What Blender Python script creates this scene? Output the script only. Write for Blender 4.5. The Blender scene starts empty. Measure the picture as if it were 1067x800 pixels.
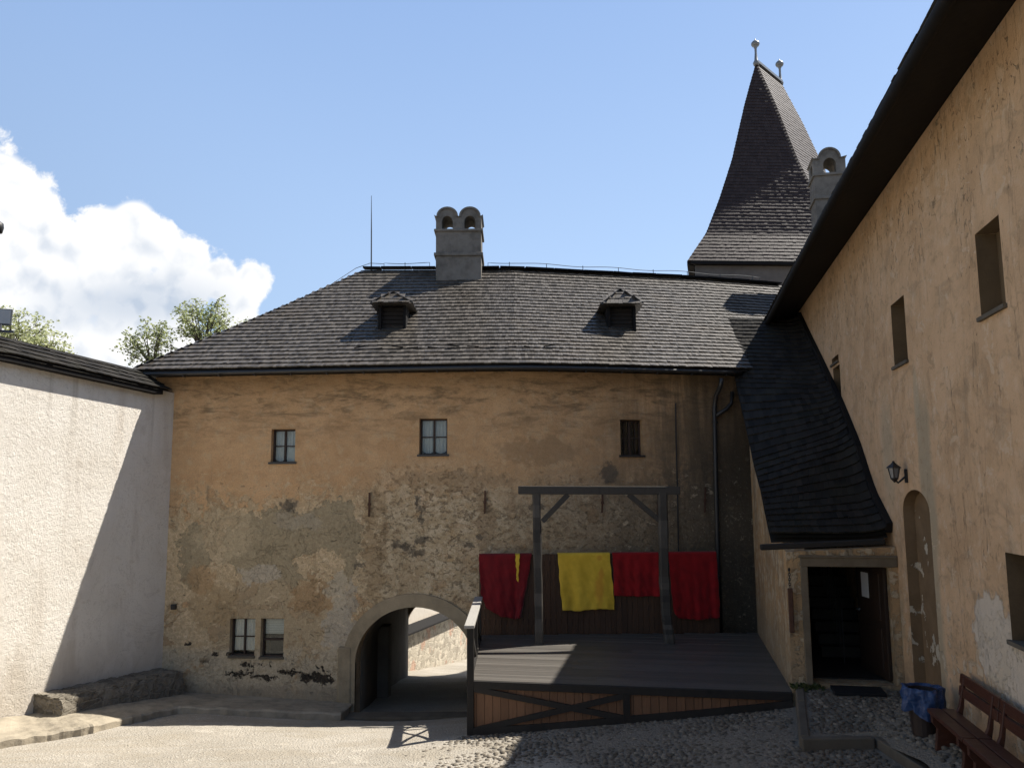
import bpy, bmesh, math, random
import numpy as np
from mathutils import Vector, Matrix
random.seed(7)
rnd = random.random
def ru(a, b): return a + (b - a) * random.random()
sc = bpy.context.scene
COL = sc.collection

# ------------------------------------------------------------------ camera
PITCH = math.atan(112 / 864); FPX = 864.0; ROLL = -.007
EYE = Vector((0, 0, 4.0))
_F = Vector((0, math.cos(PITCH), math.sin(PITCH))); _R = Vector((1, 0, 0)); _U = Vector((0, -math.sin(PITCH), math.cos(PITCH)))
CR = _R * math.cos(ROLL) + _U * math.sin(ROLL); CU = _U * math.cos(ROLL) - _R * math.sin(ROLL)
def ray(px, py): return _F + CR * ((px - 533.5) / FPX) - CU * ((py - 400) / FPX)
def P(px, py, Y):
    r = ray(px, py); return EYE + r * (Y / r.y)
def onplane(px, py, p0, n):
    r = ray(px, py); t = (Vector(p0) - EYE).dot(n) / r.dot(n); return EYE + r * t
def PZ(px, py, z):
    r = ray(px, py); return EYE + r * ((z - 4) / r.z)
cam = bpy.data.cameras.new('camera'); camo = bpy.data.objects.new('camera', cam); COL.objects.link(camo)
camo.matrix_world = Matrix(((CR.x, CU.x, -_F.x, EYE.x), (CR.y, CU.y, -_F.y, EYE.y), (CR.z, CU.z, -_F.z, EYE.z), (0, 0, 0, 1)))
cam.sensor_width = 36; cam.lens = 36 * FPX / 1067; cam.clip_end = 3000; cam.clip_start = .05
sc.camera = camo

# right-hand building frame: u runs along its wall away from the camera, v to the right
AA = math.atan(.193); EU = Vector((math.sin(AA), math.cos(AA), 0)); EV = Vector((math.cos(AA), -math.sin(AA), 0)); EZ = Vector((0, 0, 1))
def UV(u, v, z): return EU * u + EV * v + EZ * z
def onV(px, py, v):
    q = onplane(px, py, EV * v, EV); return q.dot(EU), q.z
def onU(px, py, u):
    q = onplane(px, py, EU * u, EU); return q.dot(EV), q.z
def lerp(a, b, t): return a + (b - a) * t
def interp(x, xs, ys): return float(np.interp(x, xs, ys))

# ------------------------------------------------------------------ node helper
class S:
    def __init__(s, g, o): s.g = g; s.o = o
    def __add__(s, b): return s.g.m('ADD', s, b)
    __radd__ = __add__
    def __sub__(s, b): return s.g.m('SUBTRACT', s, b)
    def __rsub__(s, b): return s.g.m('SUBTRACT', b, s)
    def __mul__(s, b): return s.g.m('MULTIPLY', s, b)
    __rmul__ = __mul__
    def __truediv__(s, b): return s.g.m('DIVIDE', s, b)
class G:
    def __init__(s, name=None, tree=None):
        if tree is None:
            s.mat = bpy.data.materials.new(name); s.mat.use_nodes = True; s.nt = s.mat.node_tree; s.nt.nodes.clear()
            s.out = s.nt.nodes.new('ShaderNodeOutputMaterial')
        else: s.nt = tree
        s._tc = None
    def node(s, t, **k):
        n = s.nt.nodes.new(t)
        for a, b in k.items(): setattr(n, a, b)
        return n
    def put(s, inp, v):
        if isinstance(v, S): s.nt.links.new(v.o, inp)
        elif isinstance(v, (tuple, list)) and len(v) == 3 and inp.type == 'RGBA': inp.default_value = (*v, 1)
        else: inp.default_value = v
    def m(s, op, a, b=0.0, c=None, clamp=False):
        n = s.node('ShaderNodeMath', operation=op, use_clamp=clamp); s.put(n.inputs[0], a); s.put(n.inputs[1], b)
        if c is not None: s.put(n.inputs[2], c)
        return S(s, n.outputs[0])
    def clamp(s, a): return s.m('ADD', a, 0.0, clamp=True)
    def mx(s, a, b): return s.m('MAXIMUM', a, b)
    def mn(s, a, b): return s.m('MINIMUM', a, b)
    def sm(s, x, a, b):
        n = s.node('ShaderNodeMapRange', interpolation_type='SMOOTHSTEP'); s.put(n.inputs['Value'], x)
        if a < b:
            n.inputs['From Min'].default_value = a; n.inputs['From Max'].default_value = b
            return S(s, n.outputs[0])
        n.inputs['From Min'].default_value = b; n.inputs['From Max'].default_value = a
        return 1.0 - S(s, n.outputs[0])
    def coord(s, which='Object'):
        if s._tc is None: s._tc = s.node('ShaderNodeTexCoord')
        return S(s, s._tc.outputs[which])
    def xyz(s, v):
        n = s.node('ShaderNodeSeparateXYZ'); s.put(n.inputs[0], v); return [S(s, o) for o in n.outputs]
    def vec(s, x, y, z):
        n = s.node('ShaderNodeCombineXYZ')
        for i, q in enumerate((x, y, z)): s.put(n.inputs[i], q)
        return S(s, n.outputs[0])
    def scl(s, v, k):
        n = s.node('ShaderNodeVectorMath', operation='MULTIPLY'); s.put(n.inputs[0], v); n.inputs[1].default_value = k; return S(s, n.outputs[0])
    def noise(s, v, scale, detail=6, rough=.6, dist=0.0, off=None):
        if off is not None:
            a = s.node('ShaderNodeVectorMath', operation='ADD'); s.put(a.inputs[0], v); a.inputs[1].default_value = (off, off * 1.7, off * .6); v = S(s, a.outputs[0])
        n = s.node('ShaderNodeTexNoise'); s.put(n.inputs['Vector'], v)
        n.inputs['Scale'].default_value = scale; n.inputs['Detail'].default_value = detail; n.inputs['Roughness'].default_value = rough; n.inputs['Distortion'].default_value = dist
        return S(s, n.outputs['Fac'])
    def voro(s, v, scale, feature='F1', out='Distance', rand=1.0):
        n = s.node('ShaderNodeTexVoronoi', feature=feature); s.put(n.inputs['Vector'], v); n.inputs['Scale'].default_value = scale
        n.inputs['Randomness'].default_value = rand
        return S(s, n.outputs[out])
    def mix(s, f, a, b, blend='MIX'):
        n = s.node('ShaderNodeMix', data_type='RGBA', blend_type=blend); s.put(n.inputs[0], f); s.put(n.inputs[6], a); s.put(n.inputs[7], b)
        return S(s, n.outputs[2])
    def island(s):
        n = s.node('ShaderNodeNewGeometry'); return S(s, n.outputs['Random Per Island'])
    def bump(s, h, dist=.02, strength=1.0, normal=None):
        n = s.node('ShaderNodeBump'); s.put(n.inputs['Height'], h); n.inputs['Distance'].default_value = dist; n.inputs['Strength'].default_value = strength
        if normal is not None: s.put(n.inputs['Normal'], normal)
        return S(s, n.outputs[0])
    def surf(s, color, rough=.85, normal=None, spec=.3, metal=0.0):
        b = s.node('ShaderNodeBsdfPrincipled'); s.put(b.inputs['Base Color'], color); s.put(b.inputs['Roughness'], rough)
        b.inputs['Specular IOR Level'].default_value = spec; b.inputs['Metallic'].default_value = metal
        if normal is not None: s.put(b.inputs['Normal'], normal)
        s.nt.links.new(b.outputs[0], s.out.inputs[0]); s.bsdf = b
        return s.mat

# ------------------------------------------------------------------ mesh helper
class MB:
    def __init__(s): s.v = []; s.f = []
    def add(s, vs, fs):
        b = len(s.v); s.v += [tuple(q) for q in vs]; s.f += [tuple(i + b for i in f) for f in fs]
    def hexa(s, q, skip=()):
        # q: 8 points, bottom ring 0-3, top ring 4-7
        F = [(3, 2, 1, 0), (4, 5, 6, 7), (0, 1, 5, 4), (1, 2, 6, 5), (2, 3, 7, 6), (3, 0, 4, 7)]
        s.add(q, [f for i, f in enumerate(F) if i not in skip])
    def box(s, lo, hi):
        x0, y0, z0 = lo; x1, y1, z1 = hi
        s.hexa([(x0, y0, z0), (x1, y0, z0), (x1, y1, z0), (x0, y1, z0), (x0, y0, z1), (x1, y0, z1), (x1, y1, z1), (x0, y1, z1)])
    def uvbox(s, u0, u1, v0, v1, z0, z1):
        s.hexa([UV(u0, v0, z0), UV(u0, v1, z0), UV(u1, v1, z0), UV(u1, v0, z0), UV(u0, v0, z1), UV(u0, v1, z1), UV(u1, v1, z1), UV(u1, v0, z1)])
    def obox(s, c, ax, ay, az):
        # centre and three half-axis vectors
        c = Vector(c); ax = Vector(ax); ay = Vector(ay); az = Vector(az)
        s.hexa([c + ax * i + ay * j + az * k for k in (-1, 1) for i, j in ((-1, -1), (1, -1), (1, 1), (-1, 1))])
    def bar(s, a, b, w, h, up=(0, 0, 1), wob=0):
        a = Vector(a); b = Vector(b); d = b - a; L = d.length; d.normalize()
        up = Vector(up); side = d.cross(up)
        if side.length < 1e-4: side = d.cross(Vector((1, 0, 0)))
        side.normalize(); up = side.cross(d).normalized()
        s.obox((a + b) / 2, d * L / 2, side * w / 2, up * h / 2)
    def prism(s, poly, d, cap=True):
        n = len(poly); d = Vector(d); vs = [Vector(q) for q in poly]; vs += [q + d for q in vs]
        fs = [(i, (i + 1) % n, (i + 1) % n + n, i + n) for i in range(n)]
        if cap: fs += [tuple(range(n))[::-1], tuple(range(n, 2 * n))]
        s.add(vs, fs)
    def tube(s, pts, r, n=8, cap=True):
        pts = [Vector(p) for p in pts]; m = len(pts)
        rs = r if isinstance(r, (list, tuple)) else [r] * m
        b = len(s.v); up = None
        for i, p in enumerate(pts):
            d = (pts[min(i + 1, m - 1)] - pts[max(i - 1, 0)]).normalized()
            if up is None: up = d.orthogonal().normalized()
            a = (up - d * up.dot(d)).normalized(); up = a; c = d.cross(a)
            for k in range(n):
                t = 2 * math.pi * k / n; s.v.append(tuple(p + (a * math.cos(t) + c * math.sin(t)) * rs[i]))
        for i in range(m - 1):
            for k in range(n):
                k2 = (k + 1) % n; s.f.append((b + i * n + k, b + i * n + k2, b + (i + 1) * n + k2, b + (i + 1) * n + k))
        if cap:
            s.f.append(tuple(b + k for k in range(n))[::-1]); s.f.append(tuple(b + (m - 1) * n + k for k in range(n)))
    def lathe(s, prof, c, n=16):
        c = Vector(c); s_pts = prof; b = len(s.v)
        for r, z in s_pts:
            for k in range(n):
                t = 2 * math.pi * k / n; s.v.append((c.x + r * math.cos(t), c.y + r * math.sin(t), c.z + z))
        for i in range(len(s_pts) - 1):
            for k in range(n):
                k2 = (k + 1) % n; s.f.append((b + i * n + k, b + i * n + k2, b + (i + 1) * n + k2, b + (i + 1) * n + k))
        s.f.append(tuple(b + k for k in range(n))[::-1]); s.f.append(tuple(b + (len(s_pts) - 1) * n + k for k in range(n)))
    def grid(s, fn, nu, nv):
        b = len(s.v)
        for i in range(nu + 1):
            for j in range(nv + 1): s.v.append(tuple(fn(i / nu, j / nv)))
        for i in range(nu):
            for j in range(nv):
                a = b + i * (nv + 1) + j; s.f.append((a, a + nv + 1, a + nv + 2, a + 1))
    def mesh(s, name):
        me = bpy.data.meshes.new(name); me.from_pydata(s.v, [], s.f); me.update(); return me
    def build(s, name, mat, parent=None, smooth=False, bevel=0, recalc=False, solid=0, label=None):
        me = s.mesh(name)
        if recalc:
            bm = bmesh.new(); bm.from_mesh(me); bmesh.ops.recalc_face_normals(bm, faces=bm.faces); bm.to_mesh(me); bm.free()
        if mat: me.materials.append(mat)
        if smooth: me.polygons.foreach_set('use_smooth', [True] * len(me.polygons))
        o = bpy.data.objects.new(name, me); COL.objects.link(o)
        if parent is not None:
            o.parent = parent; w = Vector(parent.location); q = parent.parent
            while q is not None: w += q.location; q = q.parent
            o.location = -w if not parent.get('_local') else Vector((0, 0, 0))
        if solid:
            md = o.modifiers.new('thick', 'SOLIDIFY'); md.thickness = solid; md.offset = 0
        if bevel:
            md = o.modifiers.new('edge', 'BEVEL'); md.width = bevel; md.segments = 2; md.limit_method = 'ANGLE'; md.angle_limit = .7
        if label: o['label'] = label
        return o
def empty(name, loc, label=None, cat=None, group=None):
    o = bpy.data.objects.new(name, None); COL.objects.link(o); o.location = loc; o.empty_display_size = .2
    return tag(o, label, cat, group)
def tag(o, label=None, cat=None, group=None, kind=None):
    for k, v in (('label', label), ('category', cat), ('group', group), ('kind', kind)):
        if v: o[k] = v
    return o
def boolean(o, cutters):
    for c in cutters:
        me = c.mesh('cut'); bm = bmesh.new(); bm.from_mesh(me); bmesh.ops.recalc_face_normals(bm, faces=bm.faces); bm.to_mesh(me); bm.free()
        co = bpy.data.objects.new('cut', me); COL.objects.link(co); co.matrix_world = Matrix.Translation(-Vector((0, 0, 0)))
        md = o.modifiers.new('b', 'BOOLEAN'); md.operation = 'DIFFERENCE'; md.solver = 'EXACT'; md.object = co
        # the object's mesh lies in world coordinates while its origin may be shifted by the parent: evaluate unparented
        pa, lo = o.parent, o.location.copy(); o.parent = None; o.location = (0, 0, 0)
        bpy.context.view_layer.update()
        dg = bpy.context.evaluated_depsgraph_get(); new = bpy.data.meshes.new_from_object(o.evaluated_get(dg))
        o.modifiers.remove(md); o.data = new; o.parent = pa; o.location = lo
        bpy.data.objects.remove(co)
def children(o): return [c for c in bpy.data.objects if c.parent is o]
def copy_tree(o, parent=None):
    c = o.copy(); COL.objects.link(c); c.parent = parent
    for ch in children(o): copy_tree(ch, c)
    return c

# shingles: pos(s,t) maps metres along / up the slope to a point; lim(t) gives the run of s
def shingles(mb, pos, lim, L, rows, wid=(.09, .15), thick=.022, lift=.03, over=1.5, jit=.012, skip=None):
    e = L / rows; h = .01
    for r in range(rows):
        t0 = r * e; s0, s1 = lim(min(t0 + e * .3, L))
        s = s0 - ru(0, .05)
        while s < s1 - .02:
            w = ru(*wid); a, b = max(s, s0), min(s + w - .004, s1); s += w
            if b - a < .015: continue
            if skip and skip((a + b) / 2, t0): continue
            tj = t0 + ru(-jit, jit); tt = min(t0 + e * over, L + .02)
            li = lift + ru(-.005, .009)
            pa, pb = Vector(pos(a, tj)), Vector(pos(b, tj)); pc, pd = Vector(pos(b, tt)), Vector(pos(a, tt))
            n = (pb - pa).cross(pd - pa).normalized()
            if n.z < 0: n = -n
            q = [pa + n * (li - thick), pb + n * (li - thick), pc, pd, pa + n * li, pb + n * li, pc + n * .012, pd + n * .012]
            mb.hexa(q, skip=(0, 4))

# ------------------------------------------------------------------ materials
M = {}
def facade_pt(px, py):
    q = onplane(px, py, (.15, 18.0, 0), Vector((.08, -1, 0)).normalized() if px < 540 else Vector((-.222, -1, 0)).normalized())
    return q

def blob(g, x, z, w, cx, cz, rx, rz, edge=.25, warp=1.0):
    dx = (x - cx) * (1 / rx); dz = (z - cz) * (1 / rz)
    d = g.m('SQRT', dx * dx + dz * dz) + (w - .5) * warp
    return g.sm(d, 1 + edge, 1 - edge)
def fb(g, x, z, w, px, py, rx, ry, edge=.25, warp=1.0):
    c = facade_pt(px, py); return blob(g, x, z, w, c.x, c.z, rx / 46, ry / 46, edge, warp)

OCH1 = (.65, .41, .215); OCH2 = (.54, .325, .16); PALE = (.70, .545, .345); CEM = (.40, .325, .205); DIRT = (.17, .135, .09)

def m_facade():
    g = G('gate_plaster'); p = g.coord(); x, y, z = g.xyz(p)
    nb = g.noise(p, .55, 6, .6); n1 = g.noise(p, 1.6, 12, .66, .3); n2 = g.noise(p, 5.0, 12, .68, .2, 3.1); n3 = g.noise(p, 17, 8, .72, 0, 7.7); n4 = g.noise(p, 60, 4, .6); n5 = g.noise(p, 9, 10, .7, .3, 51.0)
    st = g.noise(g.scl(p, (.55, .55, 2.4)), 2.0, 12, .70, .9, 11.0)     # stretched sideways
    st2 = g.noise(g.scl(p, (.7, .7, 1.9)), 4.5, 10, .7, .6, 13.0)
    vt = g.noise(g.scl(p, (2.6, 2.6, .28)), 1.4, 10, .66, .2, 17.0)      # drips
    wa = g.noise(p, 3.0, 10, .7, 0, 61.0); wb = g.noise(p, 3.0, 10, .7, 0, 67.0)
    xw = x + (wa - .5) * 1.0; zw = z + (wb - .5) * .9                     # ragged outlines
    xs_ = x + (n5 - .5) * .5; zs_ = z + (g.noise(p, 9, 8, .7, 0, 71.0) - .5) * .45
    zt = lambda py: facade_pt(360, py).z
    B = lambda *a, e=.10, w=.5: fb(g, xw, zw, n2, *a, e, w)
    SP = lambda *a, e=.3, w=.8: fb(g, xs_, zs_, n3, *a, e, w)
    col = g.mix(g.sm(n1, .32, .68), OCH1, OCH2)
    col = g.mix(g.sm(nb, .45, .7) * .5, col, (.47, .30, .155))
    col = g.mix(g.sm(n2, .50, .66) * .6, col, (.60, .435, .26)); col = g.mix(g.sm(n5, .54, .68) * .4, col, (.40, .255, .135))
    # soot under the eaves, in long smoky smears
    top = g.sm(z, zt(480), zt(395))
    soot = g.clamp(g.sm(st * .6 + st2 * .4, .455, .62) * (.2 + top * .9)) * (.2 + .8 * g.sm(z, zt(505), zt(425)))
    col = g.mix(soot * .85, col, (.17, .115, .062))
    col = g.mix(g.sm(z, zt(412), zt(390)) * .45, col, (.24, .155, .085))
    # plaster lost below mid height: pale lime with torn edges
    low = g.sm(z + (n1 - .5) * 1.2, zt(468), zt(550))
    w1 = n1 * .5 + n2 * .35 + n5 * .15
    peel = g.sm(w1 + low * .16 - .08, .50, .53) * low
    palec = g.mix(g.sm(n3, .40, .60), PALE, (.48, .36, .21)); palec = g.mix(g.sm(n5, .5, .56) * .75, palec, (.48, .37, .225))
    col = g.mix(peel * .9, col, palec)
    # rubble showing between window and arch: pale mortar, buff and grey stones
    rub = g.mx(B(455, 565, 88, 72, e=.35, w=.8), B(610, 545, 125, 42, e=.5, w=.8) * .75)
    r1 = g.noise(g.scl(p, (1, 1, 1.35)), 4.2, 12, .72, .5, 81.0); r2 = g.noise(g.scl(p, (1, 1, 1.5)), 7.0, 10, .72, .3, 83.0)
    rubc = g.mix(g.sm(r1, .46, .52), (.68, .565, .39), (.47, .36, .22)); rubc = g.mix(g.sm(r2, .55, .58), rubc, (.25, .195, .13)); rubc = g.mix(g.sm(r1, .59, .61), rubc, (.50, .345, .18)); rubc = g.mix(g.sm(r2, .42, .37) * .8, rubc, (.72, .62, .45)); rubc = g.mix(g.sm(n3, .55, .66) * .5, rubc, (.30, .23, .15))
    col = g.mix(rub * .62, col, rubc)
    # ochre that still hangs on
    kn = g.noise(p, 1.2, 12, .7, .6, 23.0); kn = kn + (n5 - .5) * .12; keep = g.sm(kn, .535, .545) * low * (1.0 - rub * .6); krim = g.sm(kn, .515, .53) * g.sm(kn, .55, .535) * low
    col = g.mix(krim * .55, col, (.70, .57, .37))
    col = g.mix(keep * .75, col, g.mix(g.sm(n2, .35, .65), (.50, .32, .165), (.36, .235, .13)))
    # grey cement repairs
    cem = g.mx(B(288, 572, 66, 36, w=1.0), B(345, 568, 24, 44, w=.8)); cem = g.mx(cem, B(178, 583, 13, 34, w=.4) * .85)
    cem = cem * (1.0 - B(325, 592, 26, 15, w=.6)); ce = cem + (n5 - .5) * 1.1 + (n3 - .5) * .5
    rim = g.sm(ce, .22, .34) * g.sm(ce, .52, .42)
    cem = g.sm(ce, .42, .50) * g.sm(cem, .0, .1)
    col = g.mix(rim * .7, col, (.68, .545, .345))
    col = g.mix(cem, col, g.mix(g.sm(n3, .40, .60), CEM, (.33, .265, .165)))
    smo = g.mx(B(268, 655, 60, 50, e=.3, w=.6), B(410, 590, 34, 46, e=.5, w=.7) * .55)
    col = g.mix(smo * .6, col, g.mix(n1, (.43, .345, .22), (.32, .25, .155)))
    for a, c_, k_ in (((386, 565, 11, 62), (.38, .265, .145), .6), ((505, 545, 9, 34), (.37, .26, .15), .7), ((345, 668, 13, 46), (.52, .455, .35), .85), ((262, 602, 16, 9), (.57, .49, .37), .9), ((243, 606, 8, 8), (.56, .48, .36), .9), ((215, 560, 30, 26), (.58, .46, .29), .7),
                      ((318, 625, 22, 16), (.44, .28, .14), .75), ((205, 640, 24, 20), (.45, .32, .175), .7), ((345, 615, 10, 20), (.58, .49, .35), .85), ((360, 650, 5, 40), (.46, .40, .31), .8), ((190, 610, 18, 14), (.47, .30, .15), .7), ((300, 545, 24, 8), (.44, .375, .27), .7), ((560, 470, 40, 14), (.36, .235, .125), .5), ((470, 500, 60, 10), (.38, .26, .145), .5)):
        col = g.mix(B(*a, e=.12, w=.9) * k_, col, g.mix(g.sm(n5, .35, .65), c_, tuple(q * .82 for q in c_)))
    # right side: rain stains by the pipe
    rs = g.sm(x, facade_pt(585, 500).x, facade_pt(760, 500).x)
    col = g.mix(g.clamp(g.sm(vt, .34, .62) * rs) * .8, col, (.10, .078, .052))
    col = g.mix(g.clamp(rs * 1.25 * g.sm(z, zt(410), zt(520)) * g.sm(n1 * .5 + n5 * .5, .34, .54)) * .8, col, (.14, .11, .075))
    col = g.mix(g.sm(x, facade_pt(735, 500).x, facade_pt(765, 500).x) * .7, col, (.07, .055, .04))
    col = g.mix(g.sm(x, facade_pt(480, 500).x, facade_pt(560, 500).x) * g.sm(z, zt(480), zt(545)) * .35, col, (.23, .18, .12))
    vt2 = g.sm(vt, .56, .68) * g.sm(z, zt(455), zt(520)) * g.sm(z, zt(650), zt(570))
    col = g.mix(vt2 * .5, col, (.21, .155, .095))
    chn = g.noise(g.scl(p, (1, 1, 1.25)), 4.0, 12, .72, .5, 97.0); low2 = g.sm(z + (n1 - .5) * 1.6, zt(455), zt(520)); chip = g.sm(chn, .585, .60) * low2 * (1.0 - cem * .7)
    chip = chip * g.sm(n1, .40, .55); col = g.mix(chip * .65, col, g.mix(g.sm(n3, .4, .6), (.78, .63, .42), (.62, .48, .31)))
    chd = g.sm(chn, .405, .39) * low2; col = g.mix(chd * .35, col, (.38, .27, .15))
    # dark holes and spots
    sp = g.sm(g.noise(g.scl(p, (1, 1, 1.9)), 7, 8, .66, .6, 31.0), .645, .675) * low
    col = g.mix(sp * .75, col, (.16, .13, .095))
    for a in ((414, 569, 8, 4), (432, 577, 8, 3.2), (437, 563, 6, 4), (487, 568, 5, 3), (290, 527, 9, 6), (437, 537, 2.2, 9), (420, 571, 7, 3), (560, 528, 8, 4), (640, 492, 9, 10), (500, 560, 4, 3), (433, 523, 2, 9), (369, 592, 6, 2)):
        col = g.mix(SP(*a) * .85, col, (.125, .105, .08))
    # base: flaking pale coat with black scars
    edge_x = g.sm(x, facade_pt(372, 690).x, facade_pt(350, 690).x)
    base = g.sm(z + (n1 - .5) * .5, zt(676), zt(690)) * edge_x
    col = g.mix(base * g.sm(n1, .36, .46), col, g.mix(g.sm(n3, .3, .7), (.60, .50, .35), (.42, .34, .23)))
    bl = g.sm(z, zt(690), zt(700)) * g.sm(z, zt(720), zt(710)) * edge_x
    bk = g.sm(g.noise(p, 2.6, 12, .68, .4, 41.0), .585, .60) * bl
    for a in ((318, 713, 15, 4.5), (330, 716, 10, 4), (204, 693, 4, 2), (286, 709, 8, 2.5), (232, 713, 14, 1.8), (262, 715, 12, 2), (172, 682, 4, 2), (220, 692, 3, 1.5), (300, 708, 5, 2), (240, 703, 4, 2)): bk = g.mx(bk, SP(*a, e=.08, w=1.2))
    col = g.mix(bk, col, (.03, .026, .022))
    col = g.mix(g.sm(z + (n2 - .5) * .3, zt(714), zt(730)) * .6, col, (.22, .185, .14))
    col = g.mix(g.sm(n4, .45, .65) * .28, col, (.2, .145, .085)); fs = g.noise(p, 26, 6, .7, .2, 91.0); col = g.mix(g.sm(fs, .57, .64) * .35 * (.35 + low * .65), col, (.24, .175, .105)); col = g.mix(g.sm(fs, .42, .36) * .3 * (.3 + low * .7), col, (.70, .57, .39))
    h = n2 * .35 + n5 * .25 + n3 * .22 + n4 * .08 - peel * .2 + cem * .12 - bk * .4 + rub * (.5 - r1) * .5 - rub * g.sm(r2, .55, .6) * .25 + keep * .15 - sp * .5 + nb * 1.2
    return g.surf(col, .92, g.bump(h, .065, .9), .15)
M['facade'] = m_facade()

def m_right():
    g = G('wing_plaster'); p = g.coord(); x, y, z = g.xyz(p); u = x * EU.x + y * EU.y
    n1 = g.noise(p, 1.1, 8, .6, .4); n2 = g.noise(p, 3.7, 9, .65, .2, 5.0); n3 = g.noise(p, 15, 8, .7); n4 = g.noise(p, 70, 3)
    vt = g.noise(g.scl(p, (2.4, 2.4, .35)), 1.2, 8, .62, .3, 9.0)
    col = g.mix(g.sm(n1, .32, .7), (.67, .445, .26), (.56, .36, .20))
    col = g.mix(g.sm(n2, .5, .70) * .6, col, (.70, .52, .345))
    col = g.mix(g.sm(vt, .55, .74) * .22, col, (.30, .19, .10)); n5 = g.noise(p, 8, 10, .7, .3, 51.0); n6 = g.noise(g.scl(p, (.8, .8, 1.6)), 1.9, 12, .68, .7, 57.0)
    col = g.mix(g.sm(n6, .50, .66) * .45, col, (.36, .25, .15)); col = g.mix(g.sm(n5, .54, .66) * .35, col, (.38, .245, .125))
    def b(px, py, rx, rz, *a, w=None):
        uu, zz = onV(px, py, 3.2); return blob(g, u, z, w or n2, uu, zz, rx, rz, *a)
    # flaking near the eaves: short upright tears
    fl = g.noise(g.scl(p, (2.2, 2.2, 1.7)), 3.6, 10, .70, 1.2, 13.0)
    up = g.sm(z, 6.3, 7.4)
    tear = g.sm(fl, .60, .63) * (.25 + .75 * up) * g.sm(n1, .38, .55)
    col = g.mix(tear * .8, col, (.36, .30, .2)); edge = g.sm(fl, .585, .60) * g.sm(fl, .63, .61) * (.2 + .8 * up) * g.sm(n1, .38, .55)
    col = g.mix(edge * .7, col, (.12, .085, .05))
    # grey cement run beside the niche, pale limewash where the ochre has gone
    strip = g.sm(u + (n1 - .5) * .35, onV(982, 600, 3.2)[0] - .02, onV(977, 600, 3.2)[0]) * g.sm(u + (n1 - .5) * .2, onV(966, 600, 3.2)[0] + .06, onV(968, 600, 3.2)[0]) * g.sm(z, 5.6, 4.8)
    col = g.mix(strip * .8, col, (.40, .33, .22))
    for a in ((935, 640, .35, .5, .3, 1.6), (925, 470, .35, .8, .5, 1.2), (955, 420, .12, .5, .2, 1.0), (915, 560, .3, .5, .5, 1.2)): col = g.mix(b(*a) * .6, col, (.47, .385, .26))
    pale = b(1035, 668, .55, .50, .06, 1.3); pale = g.mx(pale, b(1060, 690, .9, .45, .06, 1.4)); pale = g.mx(pale, b(925, 585, .22, .3, .3, 1.4) * .8)
    col = g.mix(pale * .92, col, g.mix(n3, (.72, .62, .49), (.58, .48, .36)))
    low = g.sm(z + (n1 - .5) * 1.4, 3.4, 1.6); torn = g.sm(n2 * .5 + n5 * .25 + n1 * .25, .52, .54) * low
    col = g.mix(torn * .8, col, (.62, .51, .36)); col = g.mix(g.sm(z + (n2 - .5) * .7, 1.75, 1.05) * .7, col, (.22, .17, .115))
    mould = g.sm(n1 * .5 + vt * .5, .55, .64) * g.sm(z, 5.9, 5.0) * g.sm(z, 4.2, 4.8)
    col = g.mix(mould * .4, col, (.25, .20, .13))
    chn = g.noise(g.scl(p, (1, 1, 1.3)), 3.2, 12, .72, .5, 97.0); col = g.mix(g.sm(chn, .585, .61) * .5, col, (.70, .55, .38)); col = g.mix(g.sm(chn, .41, .38) * .45, col, (.36, .245, .135))
    vcr = g.sm(g.noise(g.scl(p, (1.3, 1.3, .12)), 1.3, 4, .7, .4, 19.0) , .4985, .5) * g.sm(g.noise(g.scl(p, (1.3, 1.3, .12)), 1.3, 4, .7, .4, 19.0), .5025, .501)
    col = g.mix(vcr * .5, col, (.12, .09, .06)); col = g.mix(g.sm(n4, .5, .75) * .15, col, (.2, .14, .08))
    h = n1 * 1.2 + n2 * .5 + n3 * .22 + n4 * .06 - tear * .6 - pale * .35 - torn * .4 - vcr * .6
    return g.surf(col, .92, g.bump(h, .04, .8), .15)
M['wing'] = m_right()

def m_annex():
    g = G('porch_plaster'); p = g.coord(); x, y, z = g.xyz(p)
    n1 = g.noise(p, 1.6, 8, .6, .4); n2 = g.noise(p, 5, 9, .66, .3, 5.0); n3 = g.noise(p, 22, 7, .7); vt = g.noise(g.scl(p, (3, 3, .3)), 1.8, 8, .62, .3, 9.0)
    col = g.mix(g.sm(n1, .35, .66), (.50, .325, .165), (.38, .245, .13))
    col = g.mix(g.sm(n2, .50, .53) * .8, col, (.56, .455, .31))
    col = g.mix(g.sm(vt, .48, .62) * .7, col, (.20, .155, .1))
    low = g.sm(z + (n1 - .5) * 1.2, 2.2, 1.2); col = g.mix(low * .6, col, g.mix(n3, (.42, .34, .23), (.17, .14, .09)))
    col = g.mix(g.sm(n3, .5, .68) * .45, col, (.24, .185, .12))
    h = n1 + n2 * .8 + n3 * .35 + g.sm(n2, .50, .53) * .3
    return g.surf(col, .93, g.bump(h, .045, .9), .15)
M['annex'] = m_annex()

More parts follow.
